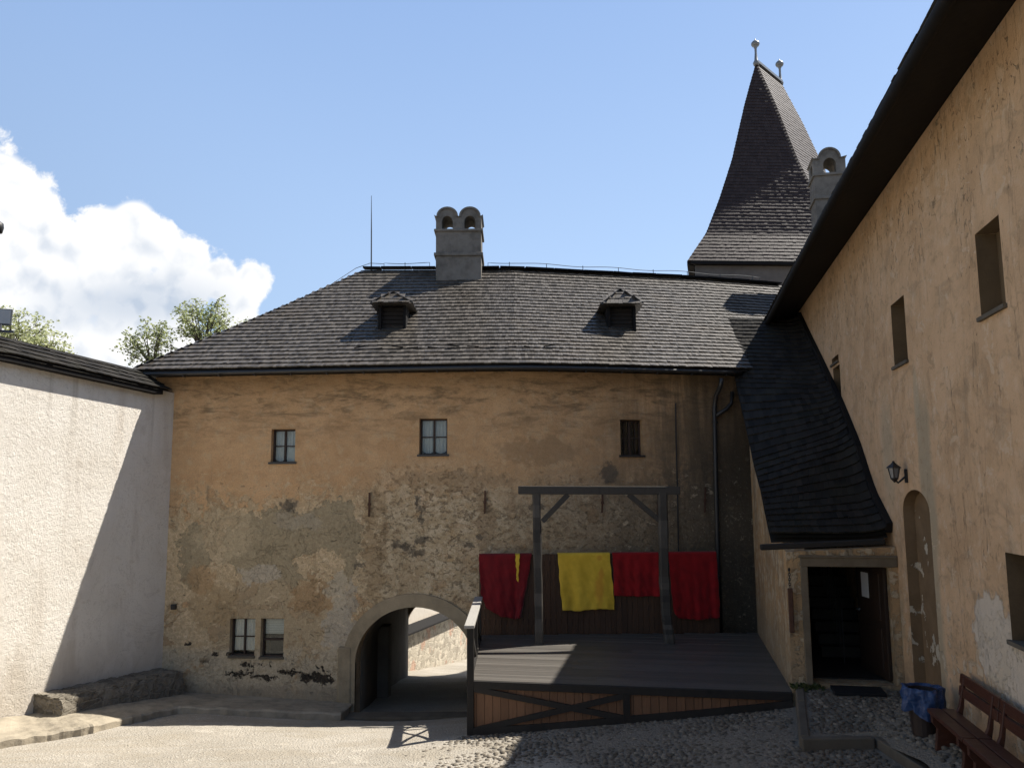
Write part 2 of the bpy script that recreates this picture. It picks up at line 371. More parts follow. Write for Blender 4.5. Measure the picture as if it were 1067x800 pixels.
def m_white():
    g = G('white_render'); p = g.coord(); n1 = g.noise(p, .7, 6, .6); n2 = g.noise(p, 11, 10, .72, .2, 2.0); n3 = g.noise(p, 42, 6, .72); n4 = g.noise(g.scl(p, (2, 2, .3)), 1.2, 7, .6, 0, 4.0)
    x, y, z = g.xyz(p)
    col = g.mix(g.sm(n1, .35, .7), (.75, .70, .62), (.685, .632, .55))
    col = g.mix(g.sm(n2, .56, .68) * .5, col, (.57, .50, .41)); col = g.mix(g.sm(n4, .50, .70) * .45, col, (.50, .43, .35)); n6 = g.noise(p, 1.4, 9, .66, .5, 15.0); col = g.mix(g.sm(n6, .54, .62) * .35, col, (.77, .72, .645)); col = g.mix(g.sm(n6, .42, .36) * .3, col, (.54, .47, .385))
    col = g.mix(g.sm(z + (n6 - .5) * 1.6, 1.5, .2) * .55, col, (.47, .41, .33)); cr = g.noise(p, .55, 8, .72, .9, 33.0); cr = g.sm(cr, .494, .499) * g.sm(cr, .505, .50); col = g.mix(cr * .45, col, (.33, .28, .22)); ru_ = g.noise(g.scl(p, (4, 4, .12)), 1.0, 6, .6, 0, 37.0); col = g.mix(g.sm(ru_, .55, .7) * g.sm(z, 4.2, 6.2) * .5, col, (.42, .37, .30))
    h = n2 * 1.0 + n3 * .55 + n1 * .8
    return g.surf(col, .95, g.bump(h, .032, 1.0), .1)
M['white'] = m_white()

def m_shingle(name, a, b, c, rough=.62, spec=.4):
    g = G(name); p = g.coord(); r = g.island(); n = g.noise(p, 1.1, 6, .6); n2 = g.noise(p, 26, 5, .6)
    col = g.mix(r, a, b); col = g.mix(g.sm(n, .48, .72) * .6, col, c); col = g.mix(g.sm(n2, .55, .8) * .4, col, tuple(q * .5 for q in a))
    return g.surf(col, rough, g.bump(n2, .006, .7), spec)
M['shingle'] = m_shingle('weathered_shingle', (.050, .043, .035), (.122, .107, .090), (.098, .080, .060), .44, .5)
M['shingle_dark'] = m_shingle('dark_shingle', (.014, .0125, .0105), (.033, .029, .024), (.034, .031, .021), .75, .12)  # darker shingle copy; the porch roof's shade is put into its colour
M['shingle_tower'] = m_shingle('tower_shingle', (.030, .019, .016), (.046, .031, .027), (.038, .025, .021), .6, .25)

def m_wood(name, a, b, axis=(1, 1, 1), rough=.75, spec=.3, scale=6, dark=.5, bumpd=.008):
    g = G(name); p = g.coord(); r = g.island(); v = g.scl(p, axis)
    n = g.noise(v, scale, 8, .65, .5); n2 = g.noise(p, 1.8, 6, .6, 0, 4.0)
    col = g.mix(g.clamp(r * .6 + n * .6 - .1), a, b); col = g.mix(g.sm(n, .52, .72) * dark, col, tuple(q * .45 for q in a)); col = g.mix(g.sm(n2, .5, .75) * .5, col, tuple(q * .6 for q in b))
    return g.surf(col, rough, g.bump(n, bumpd, .8), spec)
M['black_wood'] = m_wood('black_wood', (.018, .016, .014), (.035, .031, .027), (1, 1, 1), .7, .25)
M['eave_wood'] = m_wood('eave_wood', (.006, .0055, .005), (.014, .012, .011), (1, 1, 1), .8, .2)
M['beam_wood'] = m_wood('grey_beam_wood', (.024, .021, .018), (.115, .104, .088), (3, 3, .5), .75, .3, 9)
M['skirt_wood'] = m_wood('brown_boards', (.125, .063, .033), (.205, .106, .056), (4, 4, .5), .6, .3, 7, .6)
M['panel_wood'] = m_wood('panel_boards', (.05, .027, .015), (.09, .048, .026), (4, 4, .5), .65, .3, 7, .6)
M['deck_wood'] = m_wood('deck_boards', (.062, .055, .047), (.14, .127, .110), (.5, 5, 1), .45, .5, 9, .6)
M['rail_wood'] = m_wood('rail_boards', (.30, .28, .25), (.42, .40, .36), (4, .5, 4), .7, .3, 8, .4)  # pale tone stands in for sunlight on the top rail
M['bench_wood'] = m_wood('varnished_bench_wood', (.055, .018, .010), (.10, .034, .018), (.6, .6, 3), .38, .45, 8, .5)
M['door_wood'] = m_wood('dark_door_wood', (.03, .019, .013), (.05, .03, .02), (4, 4, .5), .55, .3, 8, .4)
M['frame_wood'] = m_wood('window_frame_wood', (.035, .022, .016), (.06, .038, .028), (2, 2, 2), .6, .3)

def m_plain(name, c, rough=.6, spec=.4, metal=0, var=.35, scale=8, bd=.004):
    g = G(name); p = g.coord(); n = g.noise(p, scale, 7, .65); n2 = g.noise(p, scale * .2, 5, .6, 0, 3.0)
    col = g.mix(g.sm(n, .35, .7) * var, c, tuple(q * .55 for q in c)); col = g.mix(g.sm(n2, .45, .7) * var, col, tuple(min(1, q * 1.25) for q in c))
    return g.surf(col, rough, g.bump(n, bd, .6), spec, metal)
M['iron'] = m_plain('black_iron', (.02, .019, .018), .5, .4)
M['rust'] = m_plain('rusty_iron', (.09, .045, .028), .8, .3, 0, .6, 12)
M['pipe'] = m_plain('dark_zinc', (.03, .029, .028), .42, .5, 0, .4)
M['zinc'] = m_plain('grey_zinc', (.20, .21, .215), .45, .5, .3)
M["stone"] = m_plain("arch_stone", (.31, .25, .165), .9, .2, 0, .55, 5, .03)
M['frame_stone'] = m_plain('door_stone', (.18, .145, .10), .9, .2, 0, .55, 5, .03)
M['kerb'] = m_plain('kerb_stone', (.125, .106, .08), .9, .2, 0, .6, 4, .03)
M['ledge'] = m_plain('ledge_stone', (.33, .285, .215), .93, .2, 0, .75, 5.5, .05)

def m_masonry(name='rough_masonry', k=1.0, brick=False):
    g = G(name); p = g.coord(); n = g.noise(p, 3, 9, .68, .3); n3 = g.noise(p, 16, 8, .72, 0, 3.0)
    a = g.node('ShaderNodeVectorMath', operation='ADD'); g.put(a.inputs[0], g.scl(p, (1, 1, 1.7))); g.put(a.inputs[1], g.vec(n * .22, n3 * .12, n * .2)); q = S(g, a.outputs[0])
    e = g.voro(q, 3.0, 'DISTANCE_TO_EDGE'); c = g.xyz(g.voro(q, 3.0, out='Color'))[0]
    T = lambda a: tuple(min(.8, q * k) for q in a)
    col = g.mix(c, T((.13, .113, .088)), T((.225, .198, .155))); col = g.mix(g.sm(n3, .5, .66) * .6, col, T((.09, .078, .06))); j = g.sm(e, .07, .02)
    col = g.mix(j * .8, col, T((.26, .23, .18))); col = g.mix(g.sm(n, .52, .66) * .6, col, T((.30, .265, .21)))
    if brick: bb = g.sm(g.noise(p, .9, 5, .6, 0, 5.0), .57, .60); col = g.mix(bb * .55, col, (.46, .24, .16))
    return g.surf(col, .93, g.bump(n3 * .5 + n * .6 - j * .5, .05, 1.0), .15)
M['block'] = m_masonry()
M['outer_stone'] = m_masonry('outer_masonry', 2.3, True)
M['chimney'] = m_plain('weathered_concrete', (.19, .172, .148), .9, .2, 0, .9, 4.5, .05)
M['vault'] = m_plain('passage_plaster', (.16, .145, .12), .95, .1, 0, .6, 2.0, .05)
M['tower_wall'] = m_plain('tower_plaster', (.155, .14, .125), .9, .2, 0, .5, 2.0, .03)
M['paper'] = m_plain('white_paper', (.8, .8, .78), .7, .2, 0, .05)
M['mat'] = m_plain('black_rubber', (.014, .014, .015), .8, .3, 0, .4, 40)
M['bin'] = m_plain('bin_plastic', (.032, .021, .017), .5, .4)
M['room'] = m_plain('dark_room', (.035, .03, .026), .95, .1)  # near-black colour stands in for the shade inside openings
M['curtain'] = m_plain('lace_curtain', (.82, .79, .74), .9, .1, 0, .25, 30)
M['blind'] = m_plain('window_blind', (.80, .78, .72), .7, .2, 0, .15, 20)
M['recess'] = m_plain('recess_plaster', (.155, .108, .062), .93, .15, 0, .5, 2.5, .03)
M['step'] = m_plain('worn_step_stone', (.05, .044, .036), .85, .25, 0, .5, 4, .02)

def m_cloth(name, c, c2, stain=None):
    g = G(name); p = g.coord(); n = g.noise(p, 5, 6, .6); w = g.noise(g.scl(p, (60, 60, 160)), 3, 2, .5)
    col = g.mix(g.sm(n, .3, .7), c, c2)
    if stain:
        n5 = g.noise(p, 7, 6, .65, .3, 5.0)
        x, y, z = g.xyz(p)
        for cx, cz, rx, rz in stain: col = g.mix(blob(g, x, z, n5, cx, cz, rx, rz, .5, 1.6) * .55, col, (.60, .24, .03))
    mt = g.surf(col, .75, g.bump(w + n * .4, .004, .4), .2)
    g.bsdf.inputs['Sheen Weight'].default_value = .25
    return mt
M['red'] = m_cloth('crimson_cloth', (.20, .006, .010), (.13, .004, .007))
M['red2'] = m_cloth('scarlet_cloth', (.31, .005, .008), (.21, .003, .005))
_ys = facade_pt(626, 615); _y2 = facade_pt(626, 582)
M['yellow'] = m_cloth('yellow_cloth', (.80, .54, .055), (.66, .43, .035), [(_ys.x, _ys.z, .09, .28), (_y2.x, _y2.z, .05, .05), (_ys.x + .05, _ys.z + .3, .05, .12)])

def m_glass():
    g = G('window_glass'); d = g.node('ShaderNodeBsdfGlossy'); d.inputs['Roughness'].default_value = .04; d.inputs['Color'].default_value = (.8, .85, .9, 1)
    t = g.node('ShaderNodeBsdfTransparent'); t.inputs['Color'].default_value = (.84, .86, .85, 1)
    f = g.node('ShaderNodeFresnel'); f.inputs[0].default_value = 1.5
    mx = g.node('ShaderNodeMixShader'); g.put(mx.inputs[0], g.clamp(S(g, f.outputs[0]) * .9)); g.nt.links.new(t.outputs[0], mx.inputs[1]); g.nt.links.new(d.outputs[0], mx.inputs[2]); g.nt.links.new(mx.outputs[0], g.out.inputs[0]); return g.mat
M['glass'] = m_glass()

def m_plastic_bag():
    g = G('blue_bag_film'); p = g.coord(); n = g.noise(p, 14, 5, .6, .8)
    return g.surf(g.mix(n, (.012, .036, .11), (.03, .075, .19)), .32, g.bump(n, .03, .9), .5)
M['bag'] = m_plastic_bag()

def m_ground():
    g = G('courtyard_gravel'); p = g.coord(); x, y, z = g.xyz(p)
    n1 = g.noise(p, .5, 7, .6, .4); n2 = g.noise(p, 3, 8, .65, 0, 2.0); n3 = g.noise(p, 25, 6, .7); vo = g.voro(p, 26); vo2 = g.voro(p, 11)
    sp = g.voro(p, 26, out='Color')
    col = g.mix(g.sm(n1, .35, .68), (.395, .36, .305), (.325, .295, .245)); col = g.mix(g.sm(n2, .5, .7) * .5, col, (.455, .41, .34))
    col = g.mix(g.sm(vo, .35, .7) * .35, col, (.22, .185, .14)); col = g.mix(g.sm(n3, .55, .75) * .4, col, (.26, .225, .17))
    n6 = g.noise(g.scl(p, (.5, 1.3, 1)), .9, 9, .66, .8, 21.0); col = g.mix(g.sm(n6, .50, .60) * .45, col, (.29, .25, .19)); col = g.mix(g.sm(n6, .44, .36) * .5, col, (.50, .455, .38)); pb = g.sm(g.xyz(sp)[0], .90, .94) * g.sm(vo, .42, .3); col = g.mix(pb * .7, col, (.60, .56, .48)); pd = g.sm(g.xyz(sp)[1], .92, .95) * g.sm(vo, .42, .3); col = g.mix(pd * .7, col, (.17, .145, .115))
    cob = g.sm(x + (n1 - .5) * 2.5, -.6, 1.8)
    col = g.mix(cob * .7, col, g.mix(n3, (.13, .108, .08), (.19, .16, .118)))
    h = g.sm(vo, .6, .0) * .5 + n3 * .35 + g.sm(vo2, .5, 0.) * .5 * g.sm(n2, .45, .6) + n2 * .7
    return g.surf(col, .95, g.bump(h, .03, .9), .15)
M['ground'] = m_ground()
def m_cobble():
    g = G('cobble_stone'); p = g.coord(); r = g.island(); n = g.noise(p, 30, 6, .65); x, y, z = g.xyz(p); n1 = g.noise(p, .9, 5, .6)
    col = g.mix(r, (.09, .075, .056), (.19, .162, .124)); col = g.mix(g.sm(n, .5, .75) * .4, col, (.16, .14, .12))
    col = g.mix(g.sm(r, .86, .9) * .5, col, (.29, .255, .20))
    return g.surf(col, .85, g.bump(n, .008, .8), .3)
M['cobble'] = m_cobble()
def m_leaf(name, a, b):
    g = G(name); r = g.island(); col = g.mix(r, a, b); g.surf(col, .55, None, .3)
    t = g.node('ShaderNodeBsdfTranslucent'); g.put(t.inputs[0], g.mix(r, tuple(q * 1.3 for q in a), tuple(q * 1.4 for q in b)))
    mx = g.node('ShaderNodeMixShader'); mx.inputs[0].default_value = .45
    g.nt.links.new(g.bsdf.outputs[0], mx.inputs[1]); g.nt.links.new(t.outputs[0], mx.inputs[2]); g.nt.links.new(mx.outputs[0], g.out.inputs[0]); return g.mat
M['leaf'] = m_leaf('spring_leaf', (.19, .215, .085), (.38, .41, .20))
M['leaf2'] = m_leaf('pale_flower_leaf', (.24, .26, .11), (.48, .50, .28))
M['bark'] = m_plain('tree_bark', (.09, .07, .05), .9, .2, 0, .5, 10, .02)
M['lens'] = m_plain('lamp_glass', (.16, .17, .18), .15, .6, 0, .2, 5, 0)
M['grey_metal'] = m_plain('grey_lamp_metal', (.06, .065, .07), .5, .5)
M['moss'] = m_leaf('weed_leaf', (.05, .07, .02), (.10, .12, .045))

# ------------------------------------------------------------------ ground heights
GP = [P(490, 765, 13.7), P(815, 738, 12.8), P(655, 752, 13.25), P(430, 750, 17.8), P(300, 757, 15.4), P(120, 757, 15.4), P(450, 757, 15.4), P(300, 800, 12.2), P(700, 800, 11.0), PZ(832, 777, .87), PZ(908, 777, .87), PZ(955, 800, .88)]
LEDGE = [P(-60, 781, 13.3), P(0, 770, 14.0), P(50, 763, 14.6), P(97, 754.5, 15.0), P(140, 745, 15.9), P(185, 735.5, 16.8), P(260, 738.5, 17.0), P(355, 743, 17.2)]
GP += [q - Vector((0, 0, .14)) for q in LEDGE]
GP = [(q.x, q.y, q.z) for q in GP]
GP += [(-2.1, 21, GP[3][2] - .35), (-2.1, 24.5, GP[3][2] - .75), (-2.2, 30, GP[3][2] - 1.6), (-3, 38, GP[3][2] - 2.6), (0, 6, .5), (-7, 6, .3), (5.5, 6, .95), (0, -4, .6), (-8, -4, .5), (6, -4, 1.0), (5.2, 12.6, 1.0),
       (10, 12, .9), (-14, 14, 0), (12, 30, -1.5), (-14, 32, -1.5), (-30, 0, 0), (30, 0, .8), (-30, 40, -2.5), (30, 40, -2.5), (0, -30, .5), (0, 55, -4)]
_g = np.array(GP); _n = len(_g)
def _phi(r2): return np.where(r2 > 0, .5 * r2 * np.log(np.maximum(r2, 1e-12)), 0)
_A = np.zeros((_n + 3, _n + 3)); _d2 = ((_g[:, None, :2] - _g[None, :, :2]) ** 2).sum(-1); _A[:_n, :_n] = _phi(_d2) + np.eye(_n) * .3
_A[:_n, _n] = 1; _A[:_n, _n + 1:] = _g[:, :2]; _A[_n:, :_n] = _A[:_n, _n:].T
_w = np.linalg.solve(_A, np.concatenate([_g[:, 2], np.zeros(3)]))
def gh(X, Y):
    X = np.atleast_1d(np.asarray(X, float)); Y = np.atleast_1d(np.asarray(Y, float))
    cx = np.clip(X, -34, 34); cy = np.clip(Y, -34, 60)
    d2 = (cx[:, None] - _g[None, :, 0]) ** 2 + (cy[:, None] - _g[None, :, 1]) ** 2
    return _phi(d2) @ _w[:_n] + _w[_n] + cx * _w[_n + 1] + cy * _w[_n + 2]
def g1(X, Y): return float(gh(X, Y)[0])
xs = np.unique(np.concatenate([np.arange(-10, 8.01, .16), np.linspace(-34, -10, 20), np.linspace(8, 34, 20), [-400, -150, -70, 70, 150, 400]]))
ys = np.unique(np.concatenate([np.arange(8.5, 19.5, .16), np.arange(19.5, 36, .5), np.linspace(-34, 8.5, 50), np.linspace(36, 60, 12), [-400, -150, -70, 90, 150, 400, 900]]))
XX, YY = np.meshgrid(xs, ys, indexing='ij'); ZZ = gh(XX.ravel(), YY.ravel())
rng = np.random.RandomState(3)
ZZ += .012 * np.sin(XX.ravel() * 2.3 + 1.1 * np.sin(YY.ravel() * 1.7)) * np.sin(YY.ravel() * 2.9) + rng.uniform(-.004, .004, len(ZZ))
mb = MB(); mb.v = [tuple(q) for q in np.stack([XX.ravel(), YY.ravel(), ZZ], 1)]
ny = len(ys)
mb.f = [(i * ny + j, (i + 1) * ny + j, (i + 1) * ny + j + 1, i * ny + j + 1) for i in range(len(xs) - 1) for j in range(ny - 1)]
tag(mb.build('ground', M['ground'], smooth=True), 'sloping courtyard ground of pale gravel turning to cobbles on the right', 'ground', kind='structure')

# ------------------------------------------------------------------ world
world = bpy.data.worlds.new('World'); sc.world = world; world.use_nodes = True
SUN = Vector((.67, .30, 1.0)).normalized()
def build_world():
    nt = world.node_tree; nt.nodes.clear(); g = G(tree=nt)
    sky = g.node('ShaderNodeTexSky', sky_type='NISHITA'); sky.sun_disc = False
    sky.sun_elevation = math.asin(SUN.z); sky.sun_rotation = math.atan2(SUN.x, SUN.y); sky.altitude = 500; sky.air_density = 1.0; sky.dust_density = SKY['dust']; sky.ozone_density = SKY['ozone']
    d = g.coord('Generated'); x, y, z = g.xyz(d)
    yy = g.mx(y, .05); u = x / yy; w = z / yy
    v = g.vec(u, w, 0.0)
    BL = ((-60, 200, 75), (-6, 192, 52), (24, 210, 46), (48, 250, 34), (75, 258, 36), (106, 243, 40), (138, 234, 36), (165, 256, 36), (195, 276, 36), (228, 292, 30), (262, 294, 27), (246, 320, 28), (125, 272, 50), (185, 300, 45), (70, 300, 62), (150, 335, 75), (10, 300, 90), (60, 370, 70), (150, 370, 60), (-80, 330, 90))
    def billow(u, w):
        v = g.vec(u, w, 0.0); n1 = g.noise(v, 8, 5, .58, .2)
        b1 = g.voro(g.vec(u + n1 * .05, w + n1 * .04, 0.0), 12); b2 = g.voro(g.vec(u + n1 * .06, w, 0.0), 29)
        return (n1 - .5) * .6 + (.42 - b1) * .50 + (.42 - b2) * .40
    dens = None
    for px, py, r in BL:
        q = ray(px, py); cu, cw = q.x / q.y, q.z / q.y; r /= FPX
        a = (u - cu) * (1 / r); b = (w - cw) * (1 / r); e = 1.0 - g.m('SQRT', a * a + b * b)
        dens = e if dens is None else g.m('SMOOTH_MAX', dens, e, .25)
    t0 = billow(u, w); t1 = billow(u + .010, w + .014); b3 = g.noise(v, 55, 4, .65, .3, 9.0)
    d0 = dens + t0 + (b3 - .5) * .62
    n2 = g.noise(v, 3.2, 5, .55, .2, 3.0); n1 = g.noise(v, 8, 5, .58, .2)
    mask = g.mx(g.sm(d0, -.05, .20), g.sm(dens, .18, .40)) * g.sm(y, .05, .2)
    q = ray(140, 315); gu, gw = q.x / q.y, q.z / q.y; a = (u - gu) * (FPX / 130); b = (w - gw) * (FPX / 36)
    grey = g.sm(g.m('SQRT', a * a + b * b) + (n2 - .5) * 1.0 + (n1 - .5) * .7, 1.4, .1)
    bill = g.clamp((t1 - t0 + .04) * 3.2 + (.5 - b3) * .5 + (n2 - .5) * .8)
    shade = g.clamp(grey * .72 + bill * .62 * g.sm(d0, .04, .40))
    cl = g.mix(shade, tuple(SKY['white'] for _ in range(3)), tuple(SKY['white'] * k for k in (.52, .60, .72)))
    skyc = g.mix(1.0, S(g, sky.outputs[0]), SKY['tint'], 'MULTIPLY')
    skyc = g.mix(.68, skyc, g.mix(g.sm(z, .72, .12), (1.6, 2.55, 4.5), (2.75, 3.7, 5.15)))
    sd = x * SUN.x + y * SUN.y + z * SUN.z
    k = SKY['back'] + (1.0 - SKY['back']) * g.sm(sd, -.35, .42)
    k = k * (1.0 - .55 * g.sm(z, .52, .82))
    skyc = g.mix(1.0, skyc, g.vec(k, k, k * .98 + .02), 'MULTIPLY')
    col = g.mix(mask, skyc, cl)
    bg = g.node('ShaderNodeBackground'); g.put(bg.inputs[0], col); bg.inputs[1].default_value = SKY['strength']
    o = g.node('ShaderNodeOutputWorld'); nt.links.new(bg.outputs[0], o.inputs[0])
SKY = dict(strength=.105, white=5.6, dust=1.0, ozone=1.6, tint=(1, 1, 1), back=.58)
build_world()
sl = bpy.data.lights.new('sun', 'SUN'); sl.energy = 4.8; sl.angle = math.radians(.53); sl.color = (1, .95, .87)
slo = bpy.data.objects.new('sun', sl); COL.objects.link(slo); slo.location = (20, 15, 40); slo.rotation_euler = (-SUN).to_track_quat('-Z', 'Y').to_euler()
sc.view_settings.view_transform = 'Standard'; sc.view_settings.look = 'None'; sc.view_settings.exposure = .88; sc.view_settings.gamma = 1
sc.render.engine = 'CYCLES'; sc.cycles.use_denoising = True; sc.cycles.max_bounces = 8; sc.cycles.diffuse_bounces = 4; sc.cycles.transparent_max_bounces = 12
sc.cycles.sample_clamp_indirect = 8

# ------------------------------------------------------------------ GATE BUILDING (facade, roof, arch)
F0 = Vector((-8.1, 18.675, 0)); F1 = Vector((.15, 18.0, 0)); F2 = Vector((8.4, 19.83, 0))
_m1 = (F1.y - F0.y) / (F1.x - F0.x); _m2 = (F2.y - F1.y) / (F2.x - F1.x)
def fy(X): return F1.y + _m1 * (X - F1.x) + (_m2 - _m1) * .6 * math.log1p(math.exp(max(-30, min(30, (X - F1.x) / .6))))
def fpt(px, py, off=0):
    q = P(px, py, 18)
    for _ in range(6): q = P(px, py, fy(q.x) - off)
    return q
def fdir(X): d = Vector((.02, fy(X + .01) - fy(X - .01), 0)).normalized(); return d, Vector((d.y, -d.x, 0))
gate = empty('gate_building', (F1.x, F1.y, 0), 'ochre plastered gate building with peeling walls, shingle roof and an arched passage', 'building')
EZ0 = 6.70; BACK = 28.2
W = MB(); T = .95
rx_ = [F0.x] + [F1.x + .25 * k for k in range(-10, 11)] + [F2.x]
ring = [Vector((X, fy(X), 0)) for X in rx_] + [Vector((X, fy(X) + T, 0)) for X in rx_[::-1]]
W.prism([(q.x, q.y, -2.2) for q in ring], (0, 0, EZ0 + 2.35))
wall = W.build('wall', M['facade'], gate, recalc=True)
# arch: spring line, crown
aL = fpt(370, 700).x; aC = fpt(432, 632); aR = 2 * aC.x - aL; aHalf = (aR - aL) / 2; crown = aC.z
spring = crown - aHalf * .93
def arch_poly(x0, x1, zs, zc, zb, n=20):
    c = (x0 + x1) / 2; h = (x1 - x0) / 2
    return [(x0, zb), ] + [(c - h * math.cos(math.pi * k / n), zs + (zc - zs) * math.sin(math.pi * k / n)) for k in range(n + 1)] + [(x1, zb)]
cut = MB(); cut.prism([(a, 17.0, b) for a, b in arch_poly(aL, aR, spring, crown, -3)], (0, 3.5, 0))
wins = [('a', 283, 447, 307, 482), ('b', 437, 436, 466, 474), ('c', 646, 437, 670, 475), ('d', 240, 644, 265, 684), ('e', 272, 644, 295, 685)]
cuts = [cut]; WR = []
for k, x0, y0, x1, y1 in wins:
    a = fpt(x0, y0); b = fpt(x1, y1); d, n = fdir((a.x + b.x) / 2)
    wd = (b - a).dot(d); c = (a + b) / 2; h = a.z - b.z
    c.y = fy(c.x); WR.append((k, c, d, n, wd, h))
    q = MB(); q.obox(c - n * .22, d * wd / 2, n * .40, EZ * h / 2); cuts.append(q)
boolean(wall, cuts)
# rear and end walls with the inner end of the passage
R = MB(); R.box((-8.1, BACK - .9, -3.6), (8.4, BACK, EZ0)); rear = R.build('rear_wall', M['facade'], gate)
q = MB(); q.prism([(a, BACK - 1.5, b) for a, b in arch_poly(P(419, 680, 27.3).x, P(419, 680, 27.3).x + 2.7, P(421, 664, 27.3).z, P(421, 664, 27.3).z + 1.3, -4)], (0, 2.5, 0)); boolean(rear, [q])
S_ = MB(); S_.box((-8.1, 19.55, -2.5), (-7.5, BACK - .9, EZ0)); S_.build('end_wall', M['facade'], gate)
# passage vault: inside skin from the front wall to the rear one
V_ = MB(); prof0 = arch_poly(aL, aR, spring, crown, -3.2)
def vault_pt(i, t):
    a, b = prof0[i]; return (a + (.06 if a < aC.x else .3) * t * 0, lerp(18.9, BACK - .85, t), b - .12 * t)
nP = len(prof0); b0 = 0
for t in range(11):
    for i in range(nP): V_.v.append(vault_pt(i, t / 10))
for t in range(10):
    for i in range(nP - 1): V_.f.append((t * nP + i, (t + 1) * nP + i, (t + 1) * nP + i + 1, t * nP + i + 1))
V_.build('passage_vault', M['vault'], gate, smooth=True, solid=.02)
J = MB(); J.box((aL, 21.2, -2.5), (aL + .28, 21.75, spring + .3)); J.build('passage_pier', M['vault'], gate, bevel=.02)
# stone surround, a little proud of the wall
A = MB(); n = 22; ro = .28
for k in range(n):
    t0, t1 = math.pi * k / n, math.pi * (k + 1) / n
    def ap(t, r, y): 
        X = aC.x - (aHalf + r) * math.cos(t); return (X, fy(X) + y, spring + (crown - spring + r) * math.sin(t))
    A.hexa([ap(t0, .0, -.045), ap(t1, .0, -.045), ap(t1, .0, .12), ap(t0, .0, .12), ap(t0, ro, -.045), ap(t1, ro, -.045), ap(t1, ro, .12), ap(t0, ro, .12)])
for sx in (-1, 1):
    x0 = aC.x + sx * aHalf; x1 = x0 + sx * ro; lo, hi = min(x0, x1), max(x0, x1)
    A.box((lo, fy(lo) - .05, -1.4), (hi, fy(hi) + .12, spring - .004))
A.build('arch_surround', M['stone'], gate)
J = MB(); xj = fpt(358, 690).x; J.box((xj - .12, fy(xj) - .07, -1), (xj + .18, fy(xj) + .1, spring + .35)); J.build('buttress_stone', M['stone'], gate, bevel=.04)

def window(k, c, d, n, wd, h):
    y = EZ; rec = .17; fw = .035 if k not in 'de' else .03
    f = MB(); o = c - n * rec
    for sx in (-1, 1): f.obox(o + d * sx * (wd / 2 - fw / 2 - .002), d * fw / 2, n * .03, y * h / 2 * .995)
    for sz in (-1, 1): f.obox(o + y * sz * (h / 2 - fw / 2 - .003), d * (wd / 2 - fw - .002), n * .028, y * fw / 2)
    if k == 'c':
        for i in (-1, 1): f.obox(o + d * i * wd * .25 + n * .03, d * .007, n * .007, y * (h / 2 - .01))
    if k != 'e': f.obox(o, d * fw * .6, n * .034, y * (h / 2 - fw - .003))
    if k != 'e':
        for sx in (-1, 1): f.obox(o + d * sx * wd / 4, d * (wd / 4 - fw), n * .015, y * .012)
    else: f.obox(o - y * h * .06, d * (wd / 2 - fw - .002), n * .03, y * .022)
    fr = f.build('window', M['frame_wood'], gate)
    p = MB(); p.obox(o - n * .002, d * (wd / 2 - fw), n * .004, y * (h / 2 - fw)); p.build('pane', M['glass'], fr)
    r = MB(); r.obox(c - n * .60, d * (wd / 2 - .004), n * .01, y * (h / 2 - .004)); r.build('dark_backing', M['room'], fr)  # dark sheet behind the glass, standing in for room shade
    if k == 'a':
        wp = MB(); wp.obox(o - n * .012 + d * wd * .25 - y * h * .25, d * (wd / 4 - fw), n * .003, y * (h / 4 - fw)); wp.build('painted_pane', M['blind'], fr)
    if k in 'abd':
        cu = MB(); hb = .10 * h
        def cf(s, t):
            sag = .12 * h * abs(math.sin(math.pi * 2 * s)) if k != 'd' else 0
            return o - n * (.028 + .010 * math.sin(s * 44)) + d * (s - .5) * (wd - .08) + y * (h / 2 - .04 - t * (h * .82 - .0 + sag * .6))
        cu.grid(cf, 60, 8); cu.build('curtain', M['curtain'], fr, smooth=True)
    if k == 'e':
        bl = MB()
        for i in range(9): bl.obox(o - n * .03 + y * (h / 2 - .045 - .036 * i), d * (wd / 2 - .035), n * .004, y * .016)
        bl.build('blind', M['blind'], fr)
    s = MB(); s.obox(c - n * .015 - y * (h / 2 + .004), d * (wd / 2 + (.04 if k in 'abc' else .015)), n * .06, y * .022); s.build('sill', M['pipe'] if k in 'abc' else M['kerb'], fr)
for w in WR: window(*w)

# roof
KX = F1.x
def ey(X): return fy(X) - .55
def ry(X): return interp(X, (-9, -4.15, .06, 5.31, 8.3), (23.05, 22.9, 22.6, 23.9, 24.8))
RZ = 10.20
def ez(X): return 6.70
def rz(X): return RZ + interp(X, (-4.15, .06, 5.31), (.03, -.07, -.03))
SL = math.hypot(5.0, RZ - EZ0)
def rpos(X, t):
    k = t / SL; sag = -.07 * math.sin(math.pi * min(1, max(0, k))) + .007 * math.sin(X * 1.7 + k * 5) * math.sin(math.pi * min(1, max(0, k)))
    return Vector((X, lerp(ey(X), ry(X), k), lerp(ez(X), rz(X), k) + sag))
HL0, HL1 = -8.45, -4.15
RF = MB()
shingles(RF, rpos, lambda t: (lerp(HL0, HL1, t / SL), 8.3), SL, 28, (.05, .09), .028, .052, 1.45, .007)
# hip end on the left
hipA = Vector((HL0, ey(HL0), ez(0))); hipB = Vector((HL0, BACK + .5, ez(0))); hipT = Vector((HL1, ry(HL1), RZ))
def hpos(s, t):
    k = t / SL; yy = s; a = lerp(hipA.y, hipT.y, k); b = lerp(hipB.y, hipT.y, k)
    return Vector((lerp(HL0, HL1, k), s, lerp(ez(0), RZ, k) - .05 * math.sin(math.pi * min(k, 1))))
shingles(RF, hpos, lambda t: (lerp(hipA.y, hipT.y, t / SL), lerp(hipB.y, hipT.y, t / SL)), SL, 28, (.05, .09), .028, .052, 1.45, .007)
